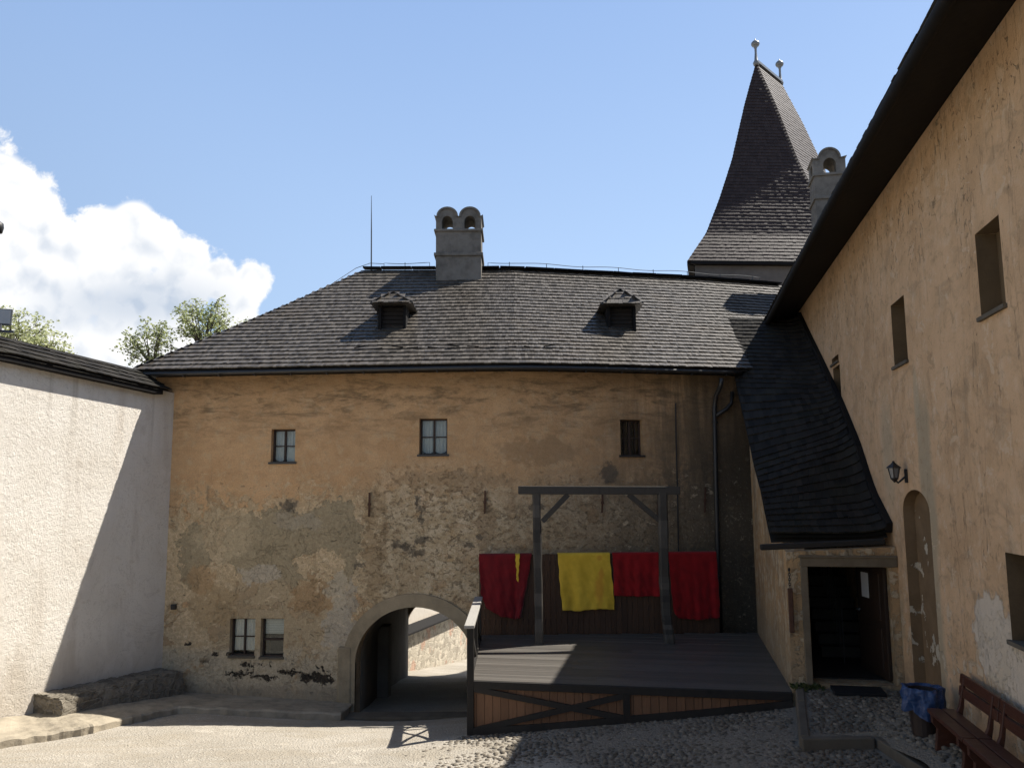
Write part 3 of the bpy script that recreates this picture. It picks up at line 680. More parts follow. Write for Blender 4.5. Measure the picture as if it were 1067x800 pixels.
# deck under the shingles and the far slope
RF.grid(lambda a, b: rpos(lerp(lerp(HL0, HL1, b), 8.3, a), b * SL) - Vector((0, 0, .035)), 60, 12)
RF.grid(lambda a, b: hpos(lerp(lerp(hipA.y, hipT.y, b), lerp(hipB.y, hipT.y, b), a), b * SL) - Vector((0, 0, .035)), 12, 12)
RF.grid(lambda a, b: Vector((lerp(lerp(HL0, HL1, b), 8.3, a), lerp(BACK + .5, ry(lerp(HL1, 8.3, a)), b), lerp(ez(0), RZ, b))), 30, 10)
RF.build('roof', M['shingle'], gate)
# ridge cap boards
RC = MB(); X = HL1 - .02
while X < 8.2:
    x2 = min(X + ru(.5, .9), 8.2)
    a = Vector((X, ry(X) - .06, rz(X) + .05 + ru(0, .02))); b = Vector((x2 - .02, ry(x2) - .06, rz(x2) + .05 + ru(0, .02))); RC.bar(a, b, .24, .045); X = x2
RC.build('ridge_board', M['eave_wood'], gate)
# soffit board and half-round gutter
SO = MB()
SO.grid(lambda a, b: Vector((lerp(HL0 + .05, 8.3, a), lerp(ey(lerp(HL0 + .05, 8.3, a)) + .05, fy(lerp(HL0 + .05, 8.3, a)) + .1, b), 6.64)), 80, 1)
SO.build('soffit', M['eave_wood'], gate, solid=.03)
GU = MB(); GU.tube([Vector((X, ey(X) - .0, 6.635 - .01 * abs(X) / 8)) for X in np.linspace(HL0 + .1, 5.2, 40)], .046, 8); GU.build('gutter', M['pipe'], gate, smooth=True)
for X in np.arange(-8, 5.2, .8): GI = MB(); GI.box((X - .012, ey(X) - .11, 6.54), (X + .012, ey(X) + .05, 6.565)); GI.build('gutter_bracket', M['iron'], gate)
# snow guards: short crooked boards just above the eaves
for X in list(np.arange(-3.4, 1.0, .42)):
    s = MB(); c = rpos(X + ru(-.08, .08), .75 + .12 * (int(X * 7) % 2)) + Vector((0, -.03, .085)); s.bar(c + Vector((-.13, 0, ru(-.03, .03))), c + Vector((.13, 0, ru(-.03, .03))), .03, .022); s.build('snow_guard', M['eave_wood'], gate)

def roof_hit(px, py):
    lo, hi = 17.0, 24.0
    for _ in range(50):
        m = (lo + hi) / 2; q = P(px, py, m); k = (m - ey(q.x)) / (ry(q.x) - ey(q.x)); zr = rpos(q.x, k * SL).z
        if q.z < zr: hi = m      # ray rises slower than the roof: below the roof means past it
        else: lo = m
    return P(px, py, (lo + hi) / 2)
# dormers: small louvre openings under hipped shingle hoods
def dormer(px0, px1, pyb, pyt, hood, shx):
    a = roof_hit((px0 + px1) / 2, pyb); wd = (px1 - px0) / FPX * a.y / math.cos(0.1); Y = a.y - .02; h = P((px0 + px1) / 2, pyt, Y).z - a.z; zt = a.z + h
    x0, x1 = a.x - wd / 2, a.x + wd / 2
    box = MB()
    dep = h / .70 + .25; tk = .07
    for xx in (x0 - tk, x1): box.prism([(xx, Y, a.z - .08), (xx, Y, zt + .02), (xx, Y + dep, zt + .02)], (tk, 0, 0))
    box.box((x0, Y - .004, zt - .0), (x1, Y + .1, zt + .06)); box.box((x0 - tk, Y - .03, a.z - .06), (x1 + tk, Y + .12, a.z - .004))
    dm = box.build('dormer', M['eave_wood'], gate, recalc=True)
    sh = MB()
    for i in range(6): sh.obox((a.x, Y + .16, a.z + h * (i + .5) / 6), (wd / 2, 0, 0), (0, .02, 0), (0, .012, h / 13))
    sh.box((x0, Y + .3, a.z - .05), (x1, Y + .33, zt)); sh.build('shutter', M['room'], dm)
    # hood
    ov = .16; rise = hood; front = Y - .2; xc = a.x; zb = zt + .03
    hd = MB(); apexY = Y + .25; ridgeZ = zb + rise; yb = Y + dep + .35
    eL, eR = x0 - tk - ov, x1 + tk + ov
    def tri_front(s, t):
        k = t / Lf; return Vector((s, lerp(front, apexY, k), lerp(zb, ridgeZ, k)))
    Lf = math.hypot(apexY - front, rise)
    shingles(hd, tri_front, lambda t: (lerp(eL, xc - .03, t / Lf), lerp(eR, xc + .03, t / Lf)), Lf, 3, (.08, .12), .022, .035, 1.5, .008)
    for sx in (-1, 1):
        ee = eL if sx < 0 else eR; Ls = math.hypot(ee - xc, rise)
        def side(s, t):
            k = t / Ls; return Vector((lerp(ee, xc, k), s, lerp(zb, ridgeZ, k)))
        shingles(hd, side, lambda t: (lerp(front, apexY, t / Ls), lerp(yb - .3, yb + .4, t / Ls)), Ls, 3, (.08, .12), .022, .035, 1.5, .008)
    hd.add([(eL, front, zb), (eR, front, zb), (xc, apexY, ridgeZ), (xc, yb + .3, ridgeZ), (eL, yb, zb), (eR, yb, zb)], [(0, 1, 2), (0, 2, 3, 4), (1, 5, 3, 2), (0, 4, 5, 1)])
    hd.build('dormer_roof', M['shingle'], dm)
dormer(397, 420, 345, 319, .36, 0)
dormer(636, 660, 345, 320, .46, 0)

# chimneys
def chimney(parent, c, wd, dp, z0, zs, ztop, ex, ey_, narch, bands):
    ex = Vector(ex); ey_ = Vector(ey_); c = Vector(c)
    B = MB()
    def bx(w, d, a, b): B.obox(c + EZ * ((a + b) / 2 - c.z), ex * w / 2, ey_ * d / 2, EZ * (b - a) / 2)
    bx(wd, dp, z0, zs)
    ch = B.build('chimney', M['chimney'], parent, bevel=.015)
    for zb, hh in bands:
        K = MB(); K.obox(c + EZ * (zb - c.z), ex * (wd / 2 + .05), ey_ * (dp / 2 + .05), EZ * hh / 2); K.build('chimney_band', M['chimney'], ch, bevel=.015)
    # vaulted cap: outline with humps, pierced by arched flues
    hgt = ztop - zs; aw = wd / narch; sh = hgt * .62
    def outline(gr):
        pts = [(-wd / 2 - gr, zs), (-wd / 2 - gr, zs + sh + gr)]
        for k in range(narch):
            cc = -wd / 2 + aw * (k + .5); r = aw * (.40 if narch > 1 else .31) + gr
            for j in range(13):
                t = math.pi * (1 - j / 12); pts.append((cc + r * math.cos(t), zs + sh + gr * .3 + (hgt - sh + gr * .7) * math.sin(t)))
        pts += [(wd / 2 + gr, zs + sh + gr), (wd / 2 + gr, zs)]
        # drop points that overlap between humps
        out = [pts[0]]
        for p in pts[1:]:
            if p[0] > out[-1][0] - 1e-6 or p in pts[-2:]: out.append(p)
        return out
    cp = MB(); cp.prism([c + ex * a + EZ * (b - c.z) - ey_ * dp / 2 for a, b in outline(0)], ey_ * dp)
    cap = cp.build('chimney_cap', M['chimney'], ch, recalc=True)
    cs = []
    for k in range(narch):
        cc = -wd / 2 + aw * (k + .5); r = aw * (.245 if narch > 1 else .2); q = MB()
        q.prism([c + ex * (cc + a) + EZ * (b - c.z) - ey_ * dp for a, b in [(-r, zs + .02)] + [(r * math.cos(math.pi * (1 - j / 12)), zs + sh * .62 + r * 1.15 * math.sin(math.pi * j / 12)) for j in range(13)] + [(r, zs + .02)]], ey_ * dp * 2); cs.append(q)
    for k in range(narch): pass
    q = MB(); q.prism([c + ey_ * a + EZ * (b - c.z) - ex * wd for a, b in [(-.2 * dp, zs + .02)] + [(.2 * dp * math.cos(math.pi * (1 - j / 12)), zs + sh * .55 + .2 * dp * math.sin(math.pi * j / 12)) for j in range(13)] + [(.2 * dp, zs + .02)]], ex * wd * 2)
    if narch == 1: cs.append(q)
    boolean(cap, cs)
    # thin mortar lip that follows the humps
    lip = MB(); ol = outline(.05)[1:-1]; il = outline(.0)[1:-1]
    for i in range(len(ol) - 1):
        if len(ol) != len(il): break
        (a0, b0_), (a1, b1) = ol[i], ol[i + 1]; (c0, d0), (c1, d1) = il[i], il[i + 1]
        f = lambda a, b, k: c + ex * a + EZ * (b - c.z) + ey_ * (k * (dp / 2 + .04))
        lip.hexa([f(c0, d0, -1), f(c1, d1, -1), f(c1, d1, 1), f(c0, d0, 1), f(a0, b0_, -1), f(a1, b1, -1), f(a1, b1, 1), f(a0, b0_, 1)])
    lip.build('chimney_lip', M['chimney'], ch)
    return ch
q0, q1 = P(454, 284, 22.0), P(501.5, 284, 22.0)
cY = 22.0
zz = lambda py: P(478, py, cY).z
chimney(gate, ((q0.x + q1.x) / 2, cY + .5, zz(260)), q1.x - q0.x, 1.0, 9.2, zz(240), zz(217.5), (1, 0, 0), (0, 1, 0), 2, [(zz(240), .07), (zz(265), .09)])
# lightning rod, ridge conductor, facade conductor
L_ = MB(); a = P(387, 279, 22.85); b = P(387, 204, 22.85); L_.tube([a - EZ * .3, lerp(a, b, .5), b], [.022, .018, .007], 6); L_.build('lightning_rod', M['iron'], gate)
L_ = MB()
for X0, X1 in ((-3.6, -2.25), (-.65, 7.6)):
    xs_ = list(np.arange(X0, X1, .13)); pts = []
    for X in xs_: pts.append(Vector((X, ry(X), rz(X) + .22 - .02 * math.sin((X - X0) * 3.1))))
    L_.tube([pts[0] - EZ * .2] + pts + [pts[-1] - EZ * .2], .009, 5)
    for X in np.arange(X0 + .6, X1, 1.05): L_.tube([(X, ry(X), rz(X) - .02), (X, ry(X), rz(X) + .24)], .010, 5)
L_.tube([rpos(-4.9, SL * .78) + EZ * .12, rpos(-4.35, SL * .95) + EZ * .2, Vector((-4.0, 22.9, RZ + .25)), Vector((-3.6, 22.8, RZ + .2))], .009, 5)
L_.build('ridge_conductor', M['grey_metal'], gate)
L_ = MB(); L_.tube([fpt(704, 420, .03), fpt(704.5, 460, .03), fpt(706, 515, .03), fpt(707, 575, .03)], .016, 5); L_.build('wall_conductor', M['iron'], gate)
for px, y0, y1 in ((385, 513, 538), (505.5, 511, 535), (628, 513, 534), (686, 512, 536), (735, 508, 534)):
    t_ = MB(); a, b = fpt(px, y0, .035), fpt(px - .7, y1, .035); t_.bar(a, b, .035, .03, (0, 1, 0)); m = (a + b) / 2; t_.obox(m, (.03, 0, 0), (0, .03, 0), (0, 0, .03)); t_.build('tie_anchor', M['rust'], gate)
# downpipe with its swan neck, and the second short branch
D = MB(); pts = [fpt(752, 394, .55), fpt(751, 402, .5), fpt(746, 412, .12), fpt(744.5, 425, .10), fpt(746, 500, .10), fpt(748, 577, .10), fpt(751, 660, .10)]
D.tube(pts, .052, 10); D.tube([fpt(763, 408, .14), fpt(762, 420, .14), fpt(757, 426, .13), fpt(746, 433, .11)], .045, 8)
for px, py in ((745, 440), (747, 520), (749, 600)): D.tube([fpt(px, py - 1, .10), fpt(px, py + 1, .10)], .062, 10)
D.build('downpipe', M['pipe'], gate, smooth=True)
# small sensor box in the left corner
s = MB(); c = fpt(181, 632, .05); s.obox(c, (.05, 0, 0), (0, .05, 0), (0, 0, .055)); s.obox(c + Vector((.008, -.055, 0)), (.022, 0, 0), (0, .01, 0), (0, 0, .03))
tag(s.build('wall_sensor', M['iron'], None, bevel=.008), 'tiny dark sensor box on the ochre wall beside the white wall', 'sensor')

# ------------------------------------------------------------------ WHITE COURT WALL on the left
WK = .378
WX = lambda Y: -7.66 + WK * (Y - 18.6)

ww = empty('courtyard_wall', (WX(10), 10, 0), 'tall rough white rendered wall with a dark shingle coping', 'wall')
wbz = onplane(0, 369, (-7.66, 18.6, 0), Vector((1, -WK, 0)).normalized()); print('wall top', wbz, P(178, 398, 18.4))
def wtop(Y): return interp(Y, (8, wbz.y, 18.6), (wbz.z + .02, wbz.z, 6.26))
B = MB(); Ys = np.linspace(-6, 18.9, 60)
ring = []
for Y in Ys:
    X = WX(Y); t = wtop(Y)
    ring.append([(X, Y, -1.2), (X, Y, t), (X - .6, Y, t), (X - .6, Y, -1.2)])
for i in range(len(Ys) - 1):
    b = len(B.v); B.v += ring[i] + ring[i + 1]
    for j in range(4): j2 = (j + 1) % 4; B.f.append((b + j, b + 4 + j, b + 4 + j2, b + j2))
B.add(ring[0], [(0, 1, 2, 3)]); B.add(ring[-1], [(3, 2, 1, 0)])
B.build('wall', M['white'], ww, recalc=True)
C_ = MB(); off = .24
def cpos(s, t):
    k = t / .95; Y = s; X = WX(Y) + lerp(off, -.45, k); return Vector((X, Y, wtop(Y) + lerp(-.02, .42, k)))
shingles(C_, cpos, lambda t: (-6, 18.25), .95, 4, (.10, .16), .024, .04, 1.5, .012)
def cpos2(s, t):
    k = t / .95; return Vector((WX(s) + lerp(-1.2, -.45, k), s, wtop(s) + lerp(-.02, .42, k)))
shingles(C_, cpos2, lambda t: (-6, 18.25), .95, 4, (.10, .16), .024, .04, 1.5, .012)
C_.grid(lambda a, b: cpos(lerp(-6, 18.25, a), b * .95) - EZ * .03, 40, 2); C_.grid(lambda a, b: cpos2(lerp(-6, 18.25, a), b * .95) - EZ * .03, 40, 2)
C_.build('coping_roof', M['shingle_dark'], ww)
C_ = MB()
for i in range(57):
    Y0, Y1 = Ys[i], Ys[i + 1] - .0
    C_.hexa([Vector((WX(Y) + o_, Y, wtop(Y) + z_)) for z_ in (-.13, .0) for Y, o_ in ((Y0, off - .03), (Y1, off - .03), (Y1, -.0), (Y0, -.0))])
C_.build('coping_fascia', M['eave_wood'], ww)
# masonry bench-block along its foot
WNX, WNY = 1 / math.hypot(1, WK), -WK / math.hypot(1, WK)
def WP(Y, o_, z): return (WX(Y) + o_ * WNX, Y + o_ * WNY, z)
bl = MB(); Y0 = 15.72; Yb = 18.55
zf = P(46, 728, 15.4).z; zbk = P(168, 699, 18.3).z
nz = lambda a, b: .5 * math.sin(a * 3.1 + b * 5) + .3 * math.sin(a * 7.7 - b * 3 + 1) + .2 * math.sin(a * 17 + b * 11)
def plp(s_, t_):
    # s along, t round the section: front foot, front edge, top back
    Y = lerp(Y0, Yb, s_); zt_ = lerp(zf, zbk, s_); w_ = .66
    sec = [(w_ + .07, -1.0), (w_ + .05, zt_ - .30), (w_ + .01, zt_ - .08), (w_ - .06, zt_ - .01), (w_ * .5, zt_), (-.05, zt_ + .02)]
    k = t_ * 5; i_ = min(4, int(k)); f = k - i_; o_ = lerp(sec[i_][0], sec[i_ + 1][0], f); z = lerp(sec[i_][1], sec[i_ + 1][1], f)
    d_ = .022 * nz(s_ * 9, t_ * 5) + .007 * ru(-1, 1)
    return WP(Y + .012 * ru(-1, 1), o_ + (d_ if t_ < .75 else 0), z + (d_ if t_ > .4 else 0))
bl.grid(plp, 70, 30)
def plend(a, t_):
    q = plp(0, t_); c0_ = WP(Y0, -.05, q[2]); d_ = .03 * nz(a * 4, q[2] * 9) + .012 * ru(-1, 1) if 0 < a < 1 else 0
    return (lerp(q[0], c0_[0], a) - WNY * d_ , lerp(q[1], c0_[1], a) - WNX * abs(d_), q[2])
random.seed(9); bl.grid(plend, 14, 30); random.seed(10)
o = bl.build('masonry_plinth', M['block'], None, smooth=False); tag(o, 'low rough stone plinth along the foot of the white wall', 'stone plinth')

# pavement ledge: along the white wall and the left half of the facade
inner = [WP(14.2, .02, 0), WP(15.2, .02, 0), WP(15.6, .02, 0), WP(16.0, .02, 0), WP(17.0, .02, 0), (-7.62, 18.6, 0), (fpt(262, 725).x, fy(fpt(262, 725).x) - .003, 0), (fpt(356, 731).x, fy(fpt(356, 731).x) - .003, 0)]
iz = [LEDGE[0].z + .03, P(12, 746, 15.2).z, LEDGE[2].z + .04, LEDGE[3].z + .05, LEDGE[4].z + .08, P(178, 719, 18.62).z, fpt(262, 725).z, fpt(356, 731).z]
m = MB(); rows = []
random.seed(12)
for i in range(len(LEDGE) - 1):
    for j in range(14):
        t = j / 14; o_ = lerp(LEDGE[i], LEDGE[i + 1], t); n_ = lerp(Vector(inner[i]), Vector(inner[i + 1]), t); n_.z = lerp(iz[i], iz[i + 1], t)
        o_ = o_ + Vector((.018 * math.sin(i * 3 + j * .8), .015 * math.sin(i * 2 + j * 1.3), .010 * math.sin(i * 5 + j * .9))); rows.append((o_, n_))
ql = Vector((-3.42, 17.9, iz[-1] - .02)); rows.append((LEDGE[-1].copy(), Vector((inner[-1][0], inner[-1][1], iz[-1])))); rows.append((ql, Vector((ql.x, fy(ql.x), ql.z))))
NR = 8
for o_, n_ in rows:
    d_ = (n_ - o_).normalized()
    m.v += [tuple(o_ + Vector((0, 0, -.6)) - d_ * .02), tuple(o_ - EZ * .03 - d_ * .015), tuple(o_ + d_ * .03)]
    for k in range(1, NR + 1): q = lerp(o_, n_, k / NR); m.v.append((q.x, q.y, q.z + (.008 * nz(q.x * 2, q.y * 2) if k < NR else 0)))
W_ = NR + 3
for i in range(len(rows) - 1):
    for k in range(W_ - 1): m.f.append((i * W_ + k, i * W_ + k + 1, (i + 1) * W_ + k + 1, (i + 1) * W_ + k))
tag(m.build('pavement', M['ledge'], None, recalc=True), 'raised worn stone pavement along the left walls', 'pavement', kind='structure')
th = MB(); za = g1(-2.2, 17.75)
th.box((aL - .15, 17.55, za - .4), (aR + .2, 18.0, za + .11)); tag(th.build('threshold', M['kerb'], None, bevel=.02), 'worn stone threshold across the gate arch', 'threshold', kind='structure')

# ------------------------------------------------------------------ outside the gate
ow = empty('outer_wall', (-2.5, 31, -3), 'low stone wall outside the arch, sunlit and patched with brick', 'wall')
a = Vector((-4.0, 28.4, 0)); b = Vector((-2.0, 37.5, 0)); d = (b - a).normalized(); nn = Vector((d.y, -d.x, 0))
def otop(t): return lerp(P(421, 664, 28.9).z, P(480, 644, 35).z, t)
m = MB()
for i in range(24):
    t0, t1 = i / 24, (i + 1) / 24; p0, p1 = lerp(a, b, t0), lerp(a, b, t1)
    m.hexa([Vector((q.x, q.y, -5)) for q in (p0, p1, p1 - nn * .6, p0 - nn * .6)] + [Vector((q.x, q.y, otop(t))) for q, t in ((p0, t0), (p1, t1), (p1 - nn * .6, t1), (p0 - nn * .6, t0))])
m.build('wall', M['outer_stone'], ow)
m = MB(); m.bar(a + EZ * (otop(0) + .10) + nn * .15 - nn * .25, b + EZ * (otop(1) + .10) + nn * .15 - nn * .25, .85, .06); m.build('coping', M['eave_wood'], ow)  # near-black coping bar also stands in for the shadow line along the wall
a2 = a - nn * 1.2; b2 = b - nn * 1.2 + d * 6
m = MB(); m.prism([Vector((a2.x, a2.y, -5)), Vector((b2.x, b2.y, -5)), Vector((b2.x, b2.y, 3.2)), Vector((a2.x, a2.y, 2.4))], nn * -.5)
tag(m.build('rampart_wall', M['white'], None, recalc=True), 'pale rendered rampart wall rising behind the low stone wall outside the arch', 'wall')

# ------------------------------------------------------------------ WING on the right
V0 = 3.2
wing = empty('side_wing', UV(12, V0, 1), 'tall ochre side wing with blind windows and deep dark eaves', 'building')
WT = 8.46
B = MB(); B.uvbox(-5, 26, V0, 9.2, -2.0, WT); wb = B.build('wall', M['wing'], wing)
cs = []
def rec_cut(pts, depth=.22):
    q = MB(); q.prism([UV(u, V0 - .2, z) for u, z in pts], EV * (depth + .2)); cs.append(q)
def wrect(tl, tr, bl_, br, depth=.22):
    a = [onV(*t, V0) for t in (tl, tr, br, bl_)]; u0 = (a[0][0] + a[3][0]) / 2; u1 = (a[1][0] + a[2][0]) / 2; z1 = (a[0][1] + a[1][1]) / 2; z0 = (a[2][1] + a[3][1]) / 2
    rec_cut([(u0, z0), (u1, z0), (u1, z1), (u0, z1)], depth); return min(u0, u1), max(u0, u1), z0, z1, depth
RW = [wrect((1016, 243), (1040, 225), (1022, 332), (1049, 318)), wrect((927, 318), (941, 309), (933, 383), (947, 375)), wrect((867, 384), (874, 381), (871, 421), (878, 417), .18)]
z_ = onV(870, 378, V0); 
RW.append(wrect((866.5, 374), (873.5, 369), (867, 380), (874, 377), .18))
low_ = onV(1047, 575, V0); lowb_ = onV(1055, 668, V0); rec_cut([(low_[0], lowb_[1]), (low_[0], low_[1]), (low_[0] - 1.0, low_[1]), (low_[0] - 1.0, lowb_[1])], .2)
RW.append((low_[0] - 1.0, low_[0], lowb_[1], low_[1], .2))
nu0 = onV(941, 600, V0)[0]; nu0 = onV(944, 580, V0)[0]; nu1 = onV(972, 580, V0)[0]; nzt = onV(951, 510, V0)[1]
nl, nr = min(nu0, nu1), max(nu0, nu1)
npoly = [(nl, 1.25)] + [(lerp(nl, nr, .5) - (nr - nl) / 2 * math.cos(math.pi * k / 14), nzt - .3 + .3 * math.sin(math.pi * k / 14)) for k in range(15)] + [(nr, 1.25)]
rec_cut(npoly, .16)
boolean(wb, cs)
# recess backs and reveals: darker plaster colour in the blind windows, flaked in the niche
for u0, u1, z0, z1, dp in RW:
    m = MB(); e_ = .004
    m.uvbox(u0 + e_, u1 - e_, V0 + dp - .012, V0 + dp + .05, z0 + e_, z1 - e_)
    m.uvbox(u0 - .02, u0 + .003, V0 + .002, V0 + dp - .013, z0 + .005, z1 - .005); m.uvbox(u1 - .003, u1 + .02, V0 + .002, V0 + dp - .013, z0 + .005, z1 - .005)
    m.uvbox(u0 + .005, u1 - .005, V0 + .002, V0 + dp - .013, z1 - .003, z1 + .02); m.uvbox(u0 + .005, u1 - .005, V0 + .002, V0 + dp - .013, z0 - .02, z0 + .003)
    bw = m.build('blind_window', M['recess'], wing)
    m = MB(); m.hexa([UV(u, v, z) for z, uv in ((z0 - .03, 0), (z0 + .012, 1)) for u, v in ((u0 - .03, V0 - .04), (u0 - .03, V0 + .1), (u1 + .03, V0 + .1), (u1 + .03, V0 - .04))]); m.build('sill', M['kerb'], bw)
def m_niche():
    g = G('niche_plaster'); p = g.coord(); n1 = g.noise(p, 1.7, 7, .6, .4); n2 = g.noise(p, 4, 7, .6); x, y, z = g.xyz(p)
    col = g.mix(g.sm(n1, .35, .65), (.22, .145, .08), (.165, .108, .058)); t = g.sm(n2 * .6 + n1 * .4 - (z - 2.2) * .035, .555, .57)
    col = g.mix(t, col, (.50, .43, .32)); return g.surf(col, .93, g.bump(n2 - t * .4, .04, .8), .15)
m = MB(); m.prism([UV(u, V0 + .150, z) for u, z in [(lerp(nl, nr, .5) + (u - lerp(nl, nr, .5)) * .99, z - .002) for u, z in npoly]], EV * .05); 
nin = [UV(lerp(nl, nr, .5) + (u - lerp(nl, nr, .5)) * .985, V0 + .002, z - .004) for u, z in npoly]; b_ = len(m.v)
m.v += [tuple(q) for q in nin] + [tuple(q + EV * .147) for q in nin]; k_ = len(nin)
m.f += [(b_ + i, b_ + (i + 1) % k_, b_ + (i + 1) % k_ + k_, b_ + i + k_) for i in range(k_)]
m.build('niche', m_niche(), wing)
# roof with deep eaves
EVO = 2.40; EZO = 8.16; pitch = 1.05
LW = 4.6
def wpos(s, t):
    k = t; sag = .05 * math.sin(s * .35 + 1); return UV(s, EVO + t * math.cos(.72), EZO + .05 + sag * .6 + t * math.sin(.72))
RFm = MB()
shingles(RFm, wpos, lambda t: (-5.5, 26), LW, 18, (.12, .2), .03, .05, 1.5, .012)
RFm.grid(lambda a, b: wpos(lerp(-5.5, 26, a), b * LW) - EZ * .04, 30, 4)
top = wpos(0, LW)
RFm.grid(lambda a, b: UV(lerp(-5.5, 26, a), lerp(9.6, EVO + LW * math.cos(.72), b), lerp(EZO, EZO + .05 + LW * math.sin(.72), b)), 20, 4)
for u in (-5.4, 25.9): RFm.add([UV(u, EVO, EZO), UV(u, 9.6, EZO), UV(u, EVO + LW * math.cos(.72), EZO + LW * math.sin(.72))], [(0, 1, 2)])
RFm.build('roof', M['shingle_dark'], wing)
m = MB()
m.grid(lambda a, b: UV(lerp(-5.4, 26, a), lerp(EVO + .05, V0 + .15, b), lerp(EZO - .02 + .03 * math.sin(a * 11 + 1), WT + .02, b) ), 60, 1); m.build('soffit', M['eave_wood'], wing, solid=.03)
m = MB(); m.tube([UV(u, EVO + .02, EZO - .0 + .03 * math.sin((u + 5.4) / 31.4 * 11 + 1)) for u in np.linspace(-5.4, 26, 40)], .07, 8); m.build('eave_edge', M['eave_wood'], wing, smooth=True)
# chimney on its far slope
cq = P(862, 215, 24.0); w2 = 34 / FPX * 24.0
zc = lambda py: P(862, py, 23.6).z
chimney(wing, (cq.x + .05, cq.y, zc(200)), w2 * .95, w2 * .95, 8.6, zc(182), zc(156), EV, EU, 1, [(zc(182), .08), (zc(206), .09)])

# ------------------------------------------------------------------ TOWER behind
tw = empty('round_tower', (9.5, 31.5, 8), 'tower with a steep flared shingle roof and two ball finials', 'tower')
zE = P(718, 272, 28.2).z
FL, FR = P(717, 272, 28.2), P(902, 274, 28.6); TA, TB = P(788, 66, 31), P(813, 82, 32.6)
TB.z = TA.z - .02
FRz = Vector((FR.x, FR.y, zE)); BR = FRz + Vector((2.9, 3.0, 0)); BLp = Vector((8.0, 35.8, zE)); FLz = Vector((FL.x, FL.y, zE))
ST = [0, .135, .297, .495, .784, 1.0]; SS = [0, .235, .415, .605, .818, 1.0]
HT = TA.z - zE
def tface(A0, A1, T0, T1, mb):
    L = HT * 1.05
    def pos(s, t):
        k = min(t / L, 1.05); q = interp(min(k, 1), ST, SS); a = A0 + (T0 - A0) * q; b = A1 + (T1 - A1) * q; z = zE + HT * k
        w = (b - a).length; f = s / max(w0, 1e-3); bul = .0
        p = a + (b - a) * f; p = Vector((p.x, p.y, z)); return p
    w0 = (A1 - A0).length
    def lim(t): return 0, w0
    # shingles: s is scaled so widths shrink near the apex; choose counts by true width
    e = L / 62
    for r in range(62):
        t0 = r * e; k = t0 / L; q = interp(k, ST, SS); wtrue = ((A1 + (T1 - A1) * q) - (A0 + (T0 - A0) * q)).length
        nS = max(2, int(wtrue / .13)); cutp = sorted([0] + [w0 * (i + ru(-.25, .25)) / nS for i in range(1, nS)] + [w0])
        for i in range(len(cutp) - 1):
            a, b = cutp[i], cutp[i + 1] - .01 * w0 / max(wtrue, .2) * .4; tj = t0 + ru(-.01, .01); tt = min(t0 + e * 1.5, L)
            pa, pb, pc, pd = pos(a, tj), pos(b, tj), pos(b, tt), pos(a, tt); nrm = (pb - pa).cross(pd - pa)
            if nrm.length < 1e-6: continue
            nrm.normalize(); 
            if nrm.z < 0: nrm = -nrm
            li = .036 + ru(-.004, .004)
            mb.hexa([pa + nrm * (li - .022), pb + nrm * (li - .022), pc, pd, pa + nrm * li, pb + nrm * li, pc + nrm * .012, pd + nrm * .012], skip=(0, 4))
    mb.grid(lambda a, b: pos(a * w0, b * L) - Vector((0, 0, .03)), 8, 16)
m = MB()
tface(FLz, FRz, TA, TA + (TA - FLz) * 0, m); tface(FRz, BR, TA, TB, m); tface(BR, BLp, TB, TB, m); tface(BLp, FLz, TB, TA, m)
m.build('roof', M['shingle_tower'], tw)
m = MB(); cen = (FLz + FRz + BR + BLp) / 4
m.prism([Vector((lerp(q.x, cen.x, .06), lerp(q.y, cen.y, .06), 6)) for q in (FLz, FRz, BR, BLp)], (0, 0, zE - 6.03)); m.build('wall', M['tower_wall'], tw, recalc=True)
m = MB()
for q0, q1 in ((FLz, FRz), (FRz, BR), (BR, BLp), (BLp, FLz)): m.bar(lerp(q0, cen, .02) - EZ * .05, lerp(q1, cen, .02) - EZ * .05, .22, .12)
m.build('eave_board', M['eave_wood'], tw)
m = MB(); m.bar(TA + EZ * .03, TB + EZ * .03, .22, .1); m.build('ridge_cap', M['zinc'], tw)
for q, py, px in ((TA, 45, 784.5), (TB, 66, 812.6)):
    top = P(px, py, q.y); h = top.z - q.z; m = MB()
    m.lathe([(.10, -.1), (.13, .0), (.07, .12), (.045, h * .5), (.045, h * .72), (.07, h * .75), (.05, h * .8), (.13, h * .84), (.17, h * .93), (.16, h), (.10, h * 1.08), (.03, h * 1.13), (.015, h * 1.2)], (q.x, q.y, q.z), 14); m.build('finial', M['zinc'], tw, smooth=True)

# ------------------------------------------------------------------ PORCH ANNEX in the right corner
UA = 13.32; VA = 1.63
an = empty('entrance_porch', UV(UA, 2.4, 1), 'ochre entrance porch with a steep black shingle lean-to roof', 'porch')
def acurve_r(t): return interp(t, (0, .115, .24, .45, .58, 1), (13.45, 14.40, 15.30, 16.6, 17.5, 21.0)), interp(t, (0, .115, .24, .45, .58, 1), (3.33, 3.84, 4.65, 5.55, 6.08, 8.15))
lp = [onV(px, py, 1.45) for px, py in ((803, 557), (797, 530), (792, 504), (785, 478), (777, 440), (768, 402))]
lu = [max(a, 12.9) for a, b in lp]; lz = [b for a, b in lp]
lu2 = lu + [lu[-1] + 3.4]; lz2 = lz + [lz[-1] + 2.25]
lt = np.linspace(0, .56, len(lu)).tolist() + [1.0]
def acurve_l(t): return interp(t, lt, lu2), interp(t, lt, lz2)
LA = 8.6; WA = 1.7
